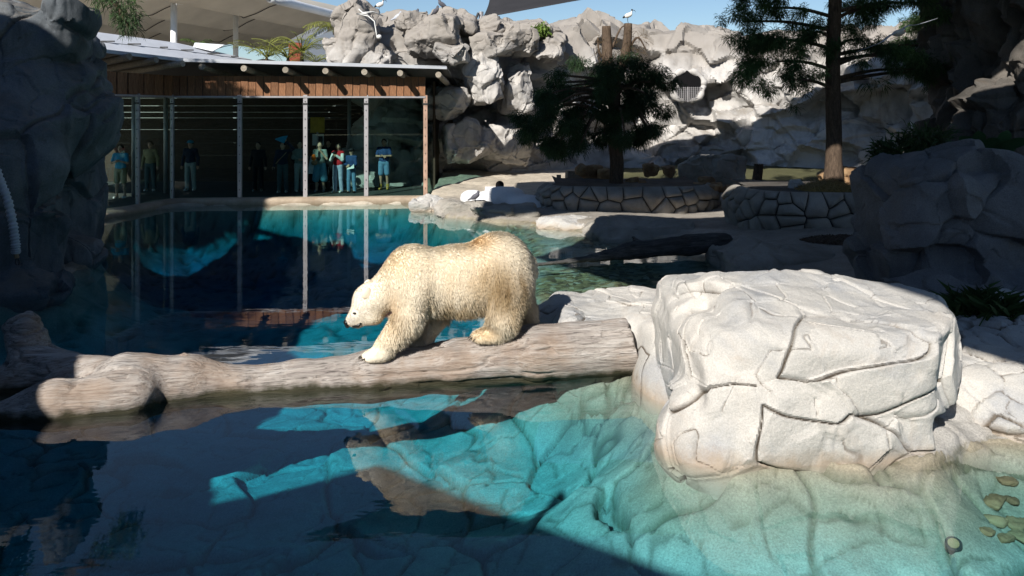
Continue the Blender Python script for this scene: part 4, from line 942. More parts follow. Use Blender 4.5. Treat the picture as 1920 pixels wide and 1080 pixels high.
mid = base + dirn * ln[:, None] * 0.55; tip = base + dirn * ln[:, None] + np.array((0.0, 0, -0.35)) * ln[:, None] * 0.5
FV = np.stack([base - wd, base + wd, mid + wd * 0.8, tip, mid - wd * 0.8], 1).reshape(-1, 3); FF = np.arange(K)[:, None] * 5 + np.array((0, 1, 2, 3, 4))
fc = bear_col(bpx, bqy, base[:, 2], base, nb) * rng.uniform(0.88, 1.07, (K, 1))
me = np_mesh('fur', FV - L0, FF, smooth=False); color_attr(me, np.repeat(np.clip(fc, 0, 0.9), 5, 0)); link('fur', me, 'bear_fur', broot, kind='stuff')
# ================================================================== the glass viewing house
FAC = [np.array((-11.75, 20.6)), np.array((-11.4, 22.06)), np.array((-11.04, 23.6)), np.array((-10.7, 25.2))]
R0, R1 = np.array((-10.7, 25.2)), np.array((-2.81, 26.0))
def on_fac(px):      # where the sight line at px meets the long front
    k = (px - 960) / FPX; d = R1 - R0; t_ = (k * R0[1] - R0[0]) / (d[0] - k * d[1]); return R0 + t_ * d
posts = FAC[1:] + [on_fac(px) for px in (450, 573, 687)] + [R1]
ZF, ZG, ZT = 0.20, 3.40, 4.06
hroot = empty('viewing_house', (-6.7, 27.5, ZF), 'long glass fronted viewing house with brown board fascia and pole rafters', 'building'); H0 = np.array(hroot.location)
def hb(m, name, mat, parent=None, smooth=False, **kw): return m.build(name, mat, parent or hroot, smooth, loc=-H0 if parent is None else None, **kw)
v3 = lambda p, z: np.array((p[0], p[1], z))
fl = [v3(FAC[0], 0), v3(FAC[1], 0), v3(FAC[2], 0), v3(FAC[3], 0), v3(R1, 0)]
plain('floor_dark', (0.075, 0.075, 0.07), 0.8, 0.2, 3)
# floor, kerb
m = MB(); q = [(-16, 20.4), (-11.75, 20.4), (-11.4, 22.06), (-11.04, 23.6), (-10.7, 25.2), (-2.75, 26.0), (-2.75, 32.2), (-16, 32.2)]
n = len(q); m.add([(x, y, ZF - 0.006) for x, y in q] + [(x, y, ZF - 0.3) for x, y in q], [tuple(range(n)), tuple(range(2 * n - 1, n - 1, -1))] + [(i, n + i, n + (i + 1) % n, (i + 1) % n) for i in range(n)]); hb(m, 'floor', 'floor_dark')
kp = arclen([(-11.6, 20.4), (-11.2, 22.0), (-10.85, 23.5), (-10.5, 24.95), (-8, 25.25), (-5, 25.55), (-2.3, 25.85)], 0.06); nk = len(kp)
tg = np.gradient(kp, axis=0); tg /= np.linalg.norm(tg, axis=1)[:, None]; nn = np.stack([tg[:, 1], -tg[:, 0]], 1)
prof = [(-0.25, 0.205), (0.0, 0.20), (0.12, 0.17), (0.17, 0.09), (0.16, -0.05), (0.10, -0.6)]
Pg = np.zeros((nk, len(prof), 3))
for j, (o_, z_) in enumerate(prof): Pg[:, j, 0] = kp[:, 0] + nn[:, 0] * o_; Pg[:, j, 1] = kp[:, 1] + nn[:, 1] * o_; Pg[:, j, 2] = z_
Vk = Pg.reshape(-1, 3); jj = np.tile(np.arange(len(prof)), nk); Vk[:, 1] += (0.06 * fbm(Vk * 2.2, 3, 2)) * (jj > 0); Vk[:, 2] += 0.03 * fbm(Vk * 3, 2, 4) * (jj > 1)
link('kerb', np_mesh('kerb', Vk - H0, gridF(nk, len(prof))[:, ::-1]), 'rock_kerb', hroot)
# posts with bolt heads, panes, transom
for i, p in enumerate(posts):
    w_ = 0.10 if i < 3 else 0.13
    po = hb(MB().box(v3(p, (ZF + ZG) / 2 + 0.03), (w_, 0.10, ZG - ZF + 0.06)), 'post', 'post_steel' if i < 6 else 'post_rust')
    bm_ = MB()
    for k in range(11): c = v3(p, ZF + 0.25 + k * 0.28); c[1] -= 0.055; bm_.box(c, (0.028, 0.02, 0.028))
    bm_.build('bolt_heads', 'bolt_dark', po, kind='stuff')
    bk = MB().box(v3(p, ZG - 0.22) - np.array((0, 0.06, 0)), (w_ + 0.03, 0.03, 0.05)); bk.build('bracket', 'bolt_dark', po)
seq = FAC[:1] + posts
for a, b in zip(seq[:-1], seq[1:]):
    dv = (b - a) / np.linalg.norm(b - a); nv_ = np.array((dv[1], -dv[0])); a2, b2 = a + dv * 0.05, b - dv * 0.05
    hb(MB().quadbox([v3(a2, ZF), v3(b2, ZF), v3(b2, ZG - 0.03), v3(a2, ZG - 0.03)], (nv_[0] * -0.02, nv_[1] * -0.02, 0)), 'glass_pane', 'pane_glass')
    hb(MB().quadbox([v3(a + nv_ * 0.07, ZG - 0.03), v3(b + nv_ * 0.07, ZG - 0.03), v3(b + nv_ * 0.07, ZG + 0.025), v3(a + nv_ * 0.07, ZG + 0.025)], (-nv_[0] * 0.14, -nv_[1] * 0.14, 0)), 'transom', 'post_steel')
# fascia: every board its own piece
def boards(a, b, wd, mat, z0=ZG + 0.03, z1=ZT):
    L = np.linalg.norm(b - a); k = int(round(L / wd)); dv = (b - a) / L; nv_ = np.array((dv[1], -dv[0]))
    hb(MB().quadbox([v3(a - nv_ * 0.02, z0), v3(b - nv_ * 0.02, z0), v3(b - nv_ * 0.02, z1), v3(a - nv_ * 0.02, z1)], (-nv_[0] * 0.06, -nv_[1] * 0.06, 0)), 'fascia_backing', 'bolt_dark')
    for i in range(k):
        s0, s1 = (i + 0.03) * L / k, (i + 0.95) * L / k; pr_ = random.uniform(0.0, 0.02); dz = random.uniform(-0.01, 0.01); lap = 0.025 * (i % 2)
        p, q_ = a + dv * s0 + nv_ * (0.015 + pr_ + lap), a + dv * s1 + nv_ * (0.015 + pr_ + lap)
        c = v3((p + q_) / 2, (z0 + z1) / 2)
        m = MB().quadbox([v3(p, z0 + dz) - c, v3(q_, z0 + dz) - c, v3(q_, z1) - c, v3(p, z1) - c], (-nv_[0] * 0.03, -nv_[1] * 0.03, 0)); m.build('fascia_board', 'board_brown', hroot, loc=c - H0)
boards(R0, R1, 0.235, 'board_brown')
for a, b in zip(FAC[:-1], FAC[1:]): boards(a, b, 0.235, 'board_brown')
# roof sheet, eave lip, rafters
E = [P(838, 128, 25.38), P(345, 114, 24.60), P(150, 92, 21.9), P(60, 88, 20.4)]
bk_ = [np.array((-2.2, 33, 3.9)), np.array((-10.5, 33, 3.9)), np.array((-17, 30, 4.0)), np.array((-18, 22, 4.2))]
for i in range(3):
    hb(MB().quadbox([E[i], bk_[i], bk_[i + 1], E[i + 1]], (0, 0, 0.05)), 'roof', 'roof_tin')
    d_ = np.array((0, -0.03, 0)); hb(MB().quadbox([E[i] + (0, -.02, -0.03), E[i + 1] + (0, -.02, -0.03), E[i + 1] + (0, -.02, 0.075), E[i] + (0, -.02, 0.075)], d_), 'eave_lip', 'grey_roof')
def rafter(px, py, d, back):
    a = P(px, py, d); b = np.array(back, float); hb(MB().tube([a, b], [0.095, 0.10], 14), 'rafter', 'pole_wood', smooth=False)
for px, py in ((822, 140), (750, 137), (683, 135), (610, 133), (535, 131), (457, 128), (378, 125)):
    d = 25.20 - (822 - px) * 0.0016; a = P(px, py, d); rafter(px, py, d, (a[0] - 0.02, 32.0, 3.80))
for px, py, d in ((343, 119, 24.0), (293, 112, 23.5), (243, 106, 22.8), (190, 103, 22.1)):
    a = P(px, py, d); rafter(px, py, d, (a[0] - 5.5, a[1] + 2.6, 3.85))
# interior: plank wall with gaps, columns, side wall, sign
zs = 0.2
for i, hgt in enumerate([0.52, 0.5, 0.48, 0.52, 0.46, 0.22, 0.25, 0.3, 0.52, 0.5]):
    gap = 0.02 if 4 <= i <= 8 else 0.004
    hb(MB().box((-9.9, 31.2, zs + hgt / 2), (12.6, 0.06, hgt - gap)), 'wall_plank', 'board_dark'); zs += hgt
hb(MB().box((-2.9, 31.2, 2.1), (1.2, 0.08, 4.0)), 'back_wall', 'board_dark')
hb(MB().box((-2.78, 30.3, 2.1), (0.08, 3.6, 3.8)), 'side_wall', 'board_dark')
hb(MB().quadbox([(-2.8, 26.1, ZF), (-2.8, 28.4, ZF), (-2.8, 28.4, ZG), (-2.8, 26.1, ZG)], (0.02, 0, 0)), 'glass_pane', 'pane_glass')
for x, y in ((-11.6, 26.8), (-12.1, 25.6), (-6.0, 29.5), (-4.6, 29.5)): hb(MB().tube([(x, y, ZF), (x, y, 4.0)], 0.07, 12), 'column', 'post_steel', smooth=True)
plain('sign_yellow', (0.55, 0.33, 0.04), 0.6); plain('sign_white', (0.6, 0.62, 0.6), 0.6)
so = empty('notice_board', (-6.95, 28.6, ZF), 'yellow and white notice board standing inside the glass house behind the visitors', 'sign'); 
MB().box((0, 0, 2.25), (0.5, 0.06, 0.55)).build('yellow_panel', 'sign_yellow', so); MB().box((0.02, -0.005, 1.72), (0.40, 0.05, 0.40)).build('white_panel', 'sign_white', so); MB().tube([(0, 0, 0), (0, 0, 2.0)], 0.04, 8).build('stand', 'post_steel', so)
MB().quadbox([(0.03, -0.034, 1.85), (0.19, -0.034, 1.85), (0.19, -0.034, 1.60), (0.03, -0.034, 1.60)], (0, 0.003, 0)).build('printed_panel', 'shirt_teal' if 'shirt_teal' in MATS else 'bolt_dark', so)

# ================================================================== buildings behind
o = empty('curved_roof', P(330, 100, 33), 'long pale grey metal roof rising behind the glass house', 'roof'); O0 = np.array(o.location)
lo = [P(120, 92, 29), P(160, 94, 29.2), P(330, 108, 31), P(470, 117, 33)]; mi = [P(120, 72, 30), P(160, 76, 30.2), P(330, 94, 32), P(470, 113, 33.6)]; up = [P(120, 53, 31), P(160, 57, 31.2), P(330, 80, 33), P(470, 111, 34)]
for nm, A_, B_, mt in (('lower_sheet', lo, mi, 'grey_roof'), ('upper_sheet', [p + (0, 0.15, 0.03) for p in mi], up, 'grey_roof')):
    m = MB(); 
    for i in range(3): m.quadbox([A_[i], A_[i + 1], B_[i + 1], B_[i]], (0, 0.05, -0.06))
    m.build(nm, mt, o, loc=-O0)
for k in range(10):
    t_ = 0.05 + k * 0.095; a = catmull(mi, 101)[int(t_ * 100)]
    MB().box(a + (0, 0.02, 0.06), (0.5 if k % 3 else 0.3, 0.06, 0.05)).build('bracket', 'bolt_dark', o, loc=-O0)
MB().quadbox([P(362, 88, 33), P(398, 96, 33), P(420, 84, 33.5), P(365, 80, 33.5)], (0, 0.2, 0.02)).build('skylight', 'white_paint', o, loc=-O0)
# little white house
o = empty('white_house', P(590, 125, 38), 'small white walled house with grey roof and red end trim', 'building'); O0 = np.array(o.location)
a, b, c, d = P(568, 78, 38), P(640, 50, 40), P(640, 130, 40), P(568, 130, 38)
MB().quadbox([a, b, c, d], (0.6, 3, 0)).build('wall', 'white_paint', o, loc=-O0)
a, b = P(566, 80, 37.9), P(614, 53, 39.4); MB().quadbox([a, b, P(585, 53, 41), P(541, 79, 38.6)], (0, 0, 0.06)).build('roof', 'slate_roof', o, loc=-O0)
MB().quadbox([a + (0, -.03, -.14), b + (0, -.03, -.14), b + (0, -.03, 0.07), a + (0, -.03, .07)], (0, 0.02, 0)).build('barge_board', 'white_paint', o, loc=-O0)
MB().quadbox([P(541, 80, 38.55), P(567, 80, 37.95), P(567, 130, 37.95), P(541, 130, 38.55)], (0, 0.05, 0)).build('end_wall', 'red_trim', o, loc=-O0)
# tensile roof
def tensile(x0, x1, y0, y1, zz, label, bays, amp, seam):
    root = empty('tensile_roof', ((x0 + x1) / 2, (y0 + y1) / 2, 0.3), label, 'roof'); O0 = np.array(root.location)
    nx, ny = 60, 40; X, Y = np.meshgrid(np.linspace(0, 1, nx), np.linspace(0, 1, ny), indexing='ij')
    def zf(X, Y): return zz + amp * np.abs(np.sin(X * math.pi * bays)) * (0.6 + 0.4 * np.sin(Y * math.pi)) - 0.5 * Y
    def pt(X, Y): return np.stack([x0 + X * (x1 - x0) + 9 * Y * (1 if x1 > -12 else 0), y0 + Y * (y1 - y0), zf(X, Y)], -1)
    Pn = pt(X, Y); T_ = Pn + (0, 0, 0.05); k = nx * ny
    link('membrane', np_mesh('membrane', np.vstack([Pn.reshape(-1, 3), T_.reshape(-1, 3)]) - O0, np.vstack([gridF(nx, ny)[:, ::-1], gridF(nx, ny) + k])), 'membrane', root)
    for s in np.linspace(0, 1, seam):
        yy = np.full(40, s); MB().tube(pt(np.linspace(0, 1, 40), yy) - (0, 0, 0.08), 0.03, 5).build('cable', 'bolt_dark', root, loc=-O0)
    MB().tube(pt(np.full(20, 1.0), np.linspace(0, 1, 20)), 0.22, 8).build('edge_tube', 'white_paint', root, loc=-O0, smooth=True)
    MB().tube(pt(np.linspace(0, 1, 40), np.zeros(40)), 0.16, 8).build('edge_tube', 'white_paint', root, loc=-O0, smooth=True)
    for px, d, w_ in ((326, 40, 0.16), (442, 46, 0.15), (575, 52, 0.16)):
        p = P(px, 100, d); X_, Y_ = None, None
        MB().tube([(p[0], d, 0.3), (p[0], d, zz + 0.35)], w_, 12).build('post', 'white_paint', root, loc=-O0, smooth=True)
    MB().tube([P(326, 4, 40), P(442, 15, 46), P(640, 38, 54)], 0.09, 8).build('beam', 'white_paint', root, loc=-O0)
tensile(-40, -11.5, 38, 66, 8.3, 'huge beige tensile fabric roof on white posts beyond the glass house', 5, 1.2, 5)
# a second, lower vault further off
m = MB(); o = empty('barrel_vault', P(420, 150, 60), 'beige barrel vaulted fabric hall standing under the tensile roof', 'roof'); O0 = np.array(o.location)
a = np.linspace(0, math.pi, 18)
for k in range(7):
    xx = -33 + k * 4.5; Vv = []; 
    for th in a: Vv += [(xx + 2.2 - 2.2 * math.cos(th), 56, 4.0 + 2.6 * math.sin(th)), (xx + 2.2 - 2.2 * math.cos(th), 75, 4.0 + 2.6 * math.sin(th))]
    MB().add(Vv, [(2 * i, 2 * i + 1, 2 * i + 3, 2 * i + 2) for i in range(17)]).build('vault', 'membrane', o, loc=-O0, smooth=True)
MB().box((-19, 74, 2.2), (40, 0.3, 4.2)).build('back_wall', 'concrete', o, loc=-O0)

# ================================================================== unseen shelter behind the lens, added to darken the glass reflections
o = empty('unseen_shelter', (0, -5, 1.2), 'unseen dark timber shelter and deck added to darken reflections in the glass', 'building'); O0 = np.array(o.location)
MB().box((0, -3.2, 0.3), (30, 7.0, 1.8)).build('deck', 'board_dark', o, loc=-O0); 
for k in range(12): MB().box((0, -6.6, 1.45 + k * 0.36), (30, 0.08, 0.35)).build('wall_plank', 'board_dark', o, loc=-O0)
for x in (-12, -6, 6, 12): MB().tube([(x, 0.2, 1.2), (x, 0.2, 2.3)], 0.04, 8).build('rail_post', 'post_steel', o, loc=-O0)
MB().tube([(-3.6, 0.25, 1.0), (-3.6, 0.25, 5.1)], 0.07, 10).build('mast', 'post_steel', o, loc=-O0)
# ================================================================== visitors behind the glass
for nm, c in dict(skin_a=(0.45, 0.28, 0.20), skin_b=(0.55, 0.36, 0.26), hair_black=(0.015, 0.012, 0.01), cloth_navy=(0.02, 0.03, 0.055), cloth_sage=(0.22, 0.27, 0.25), denim_light=(0.36, 0.42, 0.55), denim_mid=(0.12, 0.24, 0.38), denim_dark=(0.07, 0.11, 0.12),
                  red=(0.45, 0.02, 0.03), white=(0.75, 0.75, 0.74), teal=(0.05, 0.35, 0.55), black=(0.015, 0.015, 0.018), blue_jacket=(0.025, 0.06, 0.16), boot_yellow=(0.45, 0.30, 0.06), pale_jean=(0.36, 0.42, 0.40), orange=(0.75, 0.16, 0.02), tan=(0.30, 0.20, 0.12), denim_skirt=(0.10, 0.30, 0.42), grey=(0.25, 0.25, 0.26), khaki=(0.3, 0.27, 0.15)).items():
    plain('c_' + nm, c, 0.8, 0.12, 12, 0.2)
def person(px, d, h, label, top, legs, skin='skin_b', hair='hair_black', shoes='white', sleeve=None, bottoms='trousers', arms=None, hat=None, face=0.0, lean=0.0, sleeves='long', group='visitors behind the glass', vest=None):
    base = np.array(((px - 960) * d / FPX, d, ZF)); s = h / 1.72
    root = empty('person', base, label, 'person', group, rz=face)
    A = lambda x, y, z: np.array((x, y, z)) * s
    hx = lean * 0.12
    sh = 0.175; hipw = 0.095
    arms = arms or {}
    body = [('e', A(hx, 0.0, 1.60), (0.078 * s, 0.092 * s, 0.115 * s)), ('c', A(hx * .8, 0.005, 1.40), A(hx, 0, 1.52), 0.052 * s, 0.048 * s, 0.02 * s), ('e', A(hx * .6, 0.0, 1.25), (0.155 * s, 0.10 * s, 0.20 * s)), ('e', A(0, 0.0, 1.0), (0.145 * s, 0.10 * s, 0.16 * s)),
            ('e', A(hx, -0.095, 1.585), (0.014 * s, 0.022 * s, 0.02 * s), None, 0.012), ('e', A(hx - .08, 0.01, 1.595), (0.012 * s, .02 * s, .03 * s), None, 0.01), ('e', A(hx + .08, 0.01, 1.595), (0.012 * s, .02 * s, .03 * s), None, 0.01)]
    topp = [('e', A(hx * .6, 0.0, 1.26), (0.185 * s, 0.125 * s, 0.21 * s)), ('e', A(0, 0.0, 1.03), (0.175 * s, 0.125 * s, 0.17 * s)), ('c', A(-sh + hx * .7, 0, 1.39), A(sh + hx * .7, 0, 1.39), 0.075 * s, 0.075 * s)]
    slv = []
    for sg, key in ((-1, 'l'), (1, 'r')):
        e_, w_ = arms.get(key, ((0.25 * sg, 0.03, 1.13), (0.27 * sg, -0.03, 0.88)))
        S_, E_a, W_ = A(sg * sh + hx * .7, 0, 1.38), A(*e_), A(*w_); dr = (W_ - E_a) / np.linalg.norm(W_ - E_a)
        body += [('c', S_, E_a, 0.046 * s, 0.038 * s, 0.03 * s), ('c', E_a, W_, 0.037 * s, 0.026 * s, 0.02 * s), ('e', W_ + dr * 0.055 * s, (0.034 * s, 0.034 * s, 0.05 * s) if abs(dr[2]) > .6 else (0.045 * s, 0.034 * s, 0.034 * s), None, 0.015)]
        side = np.cross(dr, np.array((0, 1.0, 0))); side /= np.linalg.norm(side) + 1e-6
        for f in range(4):
            r0 = W_ + dr * 0.075 * s + side * (f - 1.5) * 0.019 * s; r1 = r0 + dr * (0.05, 0.06, 0.058, 0.045)[f] * s + np.array((0, -0.014 * s, 0)); body.append(('c', r0, r1, 0.0105 * s, 0.0095 * s, 0.004))
        r0 = W_ + dr * 0.03 * s + side * -0.03 * s; body.append(('c', r0, r0 + (dr * 0.045 + np.array((0, -0.02, 0)) - side * 0.02) * s, 0.012 * s, 0.010 * s, 0.004))
        slv += [('c', S_, E_a, 0.066 * s, 0.056 * s)] + ([('c', E_a, W_, 0.055 * s, 0.043 * s)] if sleeves == 'long' else [])
    if sleeves == 'short': slv = [('c', q_[1], q_[1] + (np.array(q_[2]) - q_[1]) * 0.7, 0.07 * s, 0.062 * s) for q_ in slv]
    lg = []; pants = [('e', A(0, 0, 0.93), (0.165 * s, 0.115 * s, 0.12 * s))]; shoe = []
    for sg in (-1, 1):
        Hh, Kk, Aa = A(sg * hipw, 0, 0.92), A(sg * 0.105, -0.015 + 0.02 * sg, 0.50), A(sg * 0.115, 0.02 + 0.03 * sg, 0.085)
        lg += [('c', Hh, Kk, 0.078 * s, 0.052 * s, 0.03), ('c', Kk, Aa, 0.054 * s, 0.036 * s, 0.02), ('c', Aa, Aa + A(0.0, -0.12, -0.045), 0.035 * s, 0.03 * s, 0.02)]
        if bottoms == 'trousers': pants += [('c', Hh, Kk, 0.096 * s, 0.076 * s, 0.03), ('c', Kk, Aa + A(0, 0, -0.02), 0.076 * s, 0.068 * s, 0.02)]
        elif bottoms == 'shorts': pants += [('c', Hh, Kk + (Hh - Kk) * 0.12, 0.10 * s, 0.092 * s, 0.03)]
        else: pants += [('c', Hh, Kk + A(0.03 * sg, 0, -0.05), 0.11 * s, 0.125 * s, 0.03)]
        shoe.append([('c', Aa + A(0, 0.02, -0.04), Aa + A(0.015 * sg, -0.15, -0.05), 0.045 * s, 0.036 * s)] + ([('c', Aa + A(0, 0, 0.08), Aa, 0.055 * s, 0.05 * s)] if shoes == 'boot_yellow' else []))
    def mk(name, pr_, mat, h_=0.017, k=0.03, par=None, clip=None):
        V, F = sdf_mesh(pr_, h_ * s, k=k * s, pad=0.05, post=clip); return link(name, np_mesh(name, V, F), mat, par or root)
    mk('body', body + lg, 'c_' + skin, 0.0125, 0.03)
    flr = lambda X, Fv: np.maximum(Fv, 0.004 - X[..., 2])
    if vest: mk('sleeves', slv, 'c_' + sleeve); mk('vest', topp, 'c_' + top)
    else: mk('top', topp + slv, 'c_' + top)
    mk('trousers' if bottoms == 'trousers' else bottoms, pants, 'c_' + legs, clip=lambda X, Fv: np.maximum(Fv, 0.03 - X[..., 2]))
    for q_ in shoe: mk('shoe', q_, 'c_' + shoes, 0.013, clip=flr)
    hr = [('e', A(hx, 0.022, 1.635), (0.090 * s, 0.095 * s, 0.105 * s))]
    if vest: hr += [('c', A(hx - .06, 0.05, 1.6), A(hx - .08, 0.05, 1.36), 0.05 * s, 0.04 * s), ('c', A(hx + .06, 0.05, 1.6), A(hx + .07, 0.05, 1.36), 0.05 * s, 0.04 * s)]
    mk('hair', hr, 'c_' + hair, 0.014, clip=lambda X, Fv: np.maximum(Fv, -(X[..., 1] + 0.05 * s) + 0.35 * (1.60 * s - X[..., 2]) * 0 - 0.0) if not hat else np.maximum(Fv, -(X[..., 1] + 0.03 * s)))
    if hat: mk('cap', [('e', A(hx, 0.0, 1.68), (0.10 * s, 0.11 * s, 0.07 * s)), ('e', A(hx, -0.11, 1.665), (0.08 * s, 0.09 * s, 0.015 * s))], 'c_' + hat, 0.012, 0.02)
    return root
def item(root, name, pr_, mat, h_=0.014, cat_=None, label=None, k=0.02):
    V, F = sdf_mesh(pr_, h_, k=k, pad=0.04)
    if label: return link(name, np_mesh(name, V, F), mat, loc=root.location, rot=root.rotation_euler, label=label, cat=cat_)
    return link(name, np_mesh(name, V, F), mat, root)
# navy sweater, shading the eyes with a blue flyer
p1 = person(530, 26.95, 1.70, 'person in dark navy sweater with strap holding a blue flyer overhead', 'cloth_navy', 'denim_dark', arms={'r': ((0.36, -0.02, 1.50), (0.16, -0.10, 1.74)), 'l': ((-0.25, 0.02, 1.13), (-0.28, -0.05, 0.90))})
item(p1, 'strap', [('c', (0.16, -0.13, 1.36), (-0.20, -0.13, 0.98), 0.016, 0.016)], 'c_tan')
m = MB().quadbox([(-0.20, -0.20, 1.80), (0.10, -0.20, 1.66), (0.20, -0.12, 1.90), (0.02, -0.10, 1.88)], (0.005, 0.015, 0.02)); m.build('flyer', 'c_teal', loc=p1.location, label='folded bright blue flyer held over a head like a sun visor', cat='flyer')
item(p1, 'phone', [('e', (-0.29, -0.09, 0.80), (0.03, 0.02, 0.07))], 'c_black', 0.01, 'phone', 'dark phone hanging in the hand of the navy sweater person')
p2 = person(562, 27.3, 1.72, 'person in sage hooded jacket with black backpack, half behind a post', 'sage' if False else 'cloth_sage', 'pale_jean', face=0.5, arms={'l': ((-0.24, -0.05, 1.16), (-0.10, -0.18, 1.12)), 'r': ((0.24, -0.05, 1.16), (0.10, -0.18, 1.12))})
item(p2, 'backpack', [('e', (-0.10, 0.20, 1.20), (0.17, 0.12, 0.24)), ('e', (-0.10, 0.27, 1.10), (0.13, 0.08, 0.13))], 'c_black', 0.016, 'backpack', 'black backpack worn over the sage hooded jacket')
p3 = person(600, 27.2, 1.70, 'person in sage waistcoat and wide blue culottes, hand at the chin', 'cloth_sage', 'denim_skirt', bottoms='culottes', sleeves='short', arms={'r': ((0.25, -0.06, 1.14), (0.06, -0.15, 1.40)), 'l': ((-0.25, -0.03, 1.14), (-0.16, -0.18, 1.05))}, shoes='grey')
item(p3, 'black_shirt', [('e', (0, -0.085, 1.22), (0.06, 0.06, 0.20))], 'c_black')
item(p3, 'plush_toy', [('e', (-0.15, -0.27, 1.16), (0.085, 0.07, 0.075)), ('e', (-0.15, -0.26, 1.25), (0.06, 0.05, 0.045))], 'c_orange', 0.014, 'toy', 'small orange and white plush toy held at the waist')
item(p3, 'belt_bag', [('e', (-0.14, -0.22, 1.0), (0.11, 0.07, 0.09))], 'c_tan', 0.014, 'bag', 'brown belt bag worn in front of wide blue culottes')
p4 = person(634, 26.95, 1.66, 'person in red waistcoat with white sleeves taking a picture', 'red', 'denim_light', vest=True, sleeve='white', face=-0.35, arms={'r': ((0.23, -0.10, 1.15), (0.09, -0.24, 1.30)), 'l': ((-0.24, -0.08, 1.14), (-0.05, -0.22, 1.28))})
item(p4, 'camera', [('e', (0.03, -0.31, 1.36), (0.07, 0.03, 0.045))], 'c_black', 0.012, 'camera', 'small dark camera held up by the red waistcoat person')
p5 = person(659, 26.9, 1.48, 'short person in navy blue jacket and dark cap looking at a leaflet', 'blue_jacket', 'denim_mid', hat='black', shoes='black', face=-0.3, arms={'r': ((0.23, -0.08, 1.12), (0.05, -0.24, 1.06)), 'l': ((-0.23, -0.08, 1.12), (-0.02, -0.24, 1.10))})
MB().quadbox([(-0.10, -0.26, 0.80), (0.14, -0.28, 0.84), (0.12, -0.20, 0.96), (-0.12, -0.18, 0.92)], (0, 0.01, 0.012)).build('leaflet', 'c_white', loc=p5.location, label='white leaflet held by the short person in the cap', cat='leaflet')
p6 = person(720, 28.0, 1.76, 'person in dark blue shirt, denim shorts and yellow boots behind the last pane', 'blue_jacket', 'denim_mid', bottoms='shorts', sleeves='short', shoes='boot_yellow', skin='skin_a', arms={'r': ((0.24, -0.05, 1.15), (0.02, -0.2, 1.16)), 'l': ((-0.24, -0.05, 1.15), (0.0, -0.2, 1.14))})
p7 = person(357, 27.6, 1.72, 'dim person in a pale blue cap and light trousers behind dark glass', 'cloth_navy', 'pale_jean', hat='teal', skin='skin_a')
p8 = person(484, 27.4, 1.68, 'dim person all in black standing apart behind the glass', 'black', 'black', skin='skin_a', shoes='grey')
p9 = person(226, 25.2, 1.68, 'dim person in a teal shirt and shorts near the dark cliff', 'teal', 'khaki', bottoms='shorts', sleeves='short', arms={'r': ((0.25, -0.06, 1.14), (0.10, -0.2, 1.2)), 'l': ((-0.25, -0.06, 1.14), (-0.05, -0.2, 1.2))})
p10 = person(282, 27.5, 1.70, 'dim person in an olive jacket beside a thin steel column', 'khaki', 'denim_dark', skin='skin_a')
p11 = person(616, 28.3, 1.72, 'person in black mostly hidden behind the waistcoat wearers', 'black', 'black', skin='skin_a')
so = empty('pushchair', (p3.location.x - 0.28, 27.7, ZF), 'dark pushchair with white cloth hung over it beside the culottes', 'pushchair')
MB().box((0, 0, 0.45), (0.42, 0.6, 0.35)).build('seat', 'c_black', so); MB().quadbox([(-0.2, -0.32, 0.6), (0.18, -0.32, 0.6), (0.14, -0.28, 1.15), (-0.1, -0.28, 1.2)], (0, 0.03, 0)).build('cloth', 'c_white', so)
for x in (-0.2, 0.2):
    for y in (-0.25, 0.25): MB().tube([(x - 0.02, y, 0.1), (x + 0.02, y, 0.1)], 0.1, 14).build('wheel', 'rubber_hole_black', so, smooth=False)
    MB().tube([(x, 0.28, 0.3), (x, 0.36, 1.0)], 0.015, 6).build('handle', 'post_steel', so)

# ================================================================== birds
plain('feather_white', (0.72, 0.70, 0.66), 0.8); plain('feather_grey', (0.10, 0.10, 0.12), 0.7); plain('feather_black', (0.02, 0.02, 0.02), 0.6); plain('gull_grey', (0.45, 0.48, 0.54), 0.7)
def ibis(base, label, sc=1.0, face=0.0, tuck=False):
    o = empty('ibis', base, label, 'bird', None, face)
    V, F = sdf_mesh([('e', (0, 0, 0.34 * sc), (0.17 * sc, 0.085 * sc, 0.10 * sc), rotm(0, 0.35, 0)), ('c', (-0.10 * sc, 0, 0.38 * sc), (-0.15 * sc, 0, 0.52 * sc), 0.045 * sc, 0.024 * sc)], 0.013 * sc, k=0.03); link('body', np_mesh('body', V, F), 'feather_white', o)
    V, F = sdf_mesh([('c', (-0.15 * sc, 0, 0.50 * sc), (-0.15 * sc, 0, 0.57 * sc), 0.022 * sc, 0.03 * sc), ('c', (-0.15 * sc, 0, 0.57 * sc), (-0.26 * sc, 0, 0.53 * sc), 0.014 * sc, 0.009 * sc), ('c', (-0.26 * sc, 0, 0.53 * sc), (-0.31 * sc, 0, 0.46 * sc), 0.009 * sc, 0.006 * sc)], 0.008 * sc, k=0.015); link('head', np_mesh('head', V, F), 'feather_black', o)
    V, F = sdf_mesh([('e', (0.16 * sc, 0, 0.28 * sc), (0.09 * sc, 0.05 * sc, 0.045 * sc), rotm(0, 0.6, 0))], 0.012 * sc); link('tail', np_mesh('tail', V, F), 'feather_black', o)
    for s in (-1, 1): MB().tube([(0.01 * sc, 0.03 * s, 0.27 * sc), (0.03 * sc, 0.03 * s, 0.14 * sc), (0, 0.03 * s, 0.0), (-0.06 * sc, 0.03 * s, 0.0)], 0.008 * sc, 6).build('leg', 'feather_black', o)
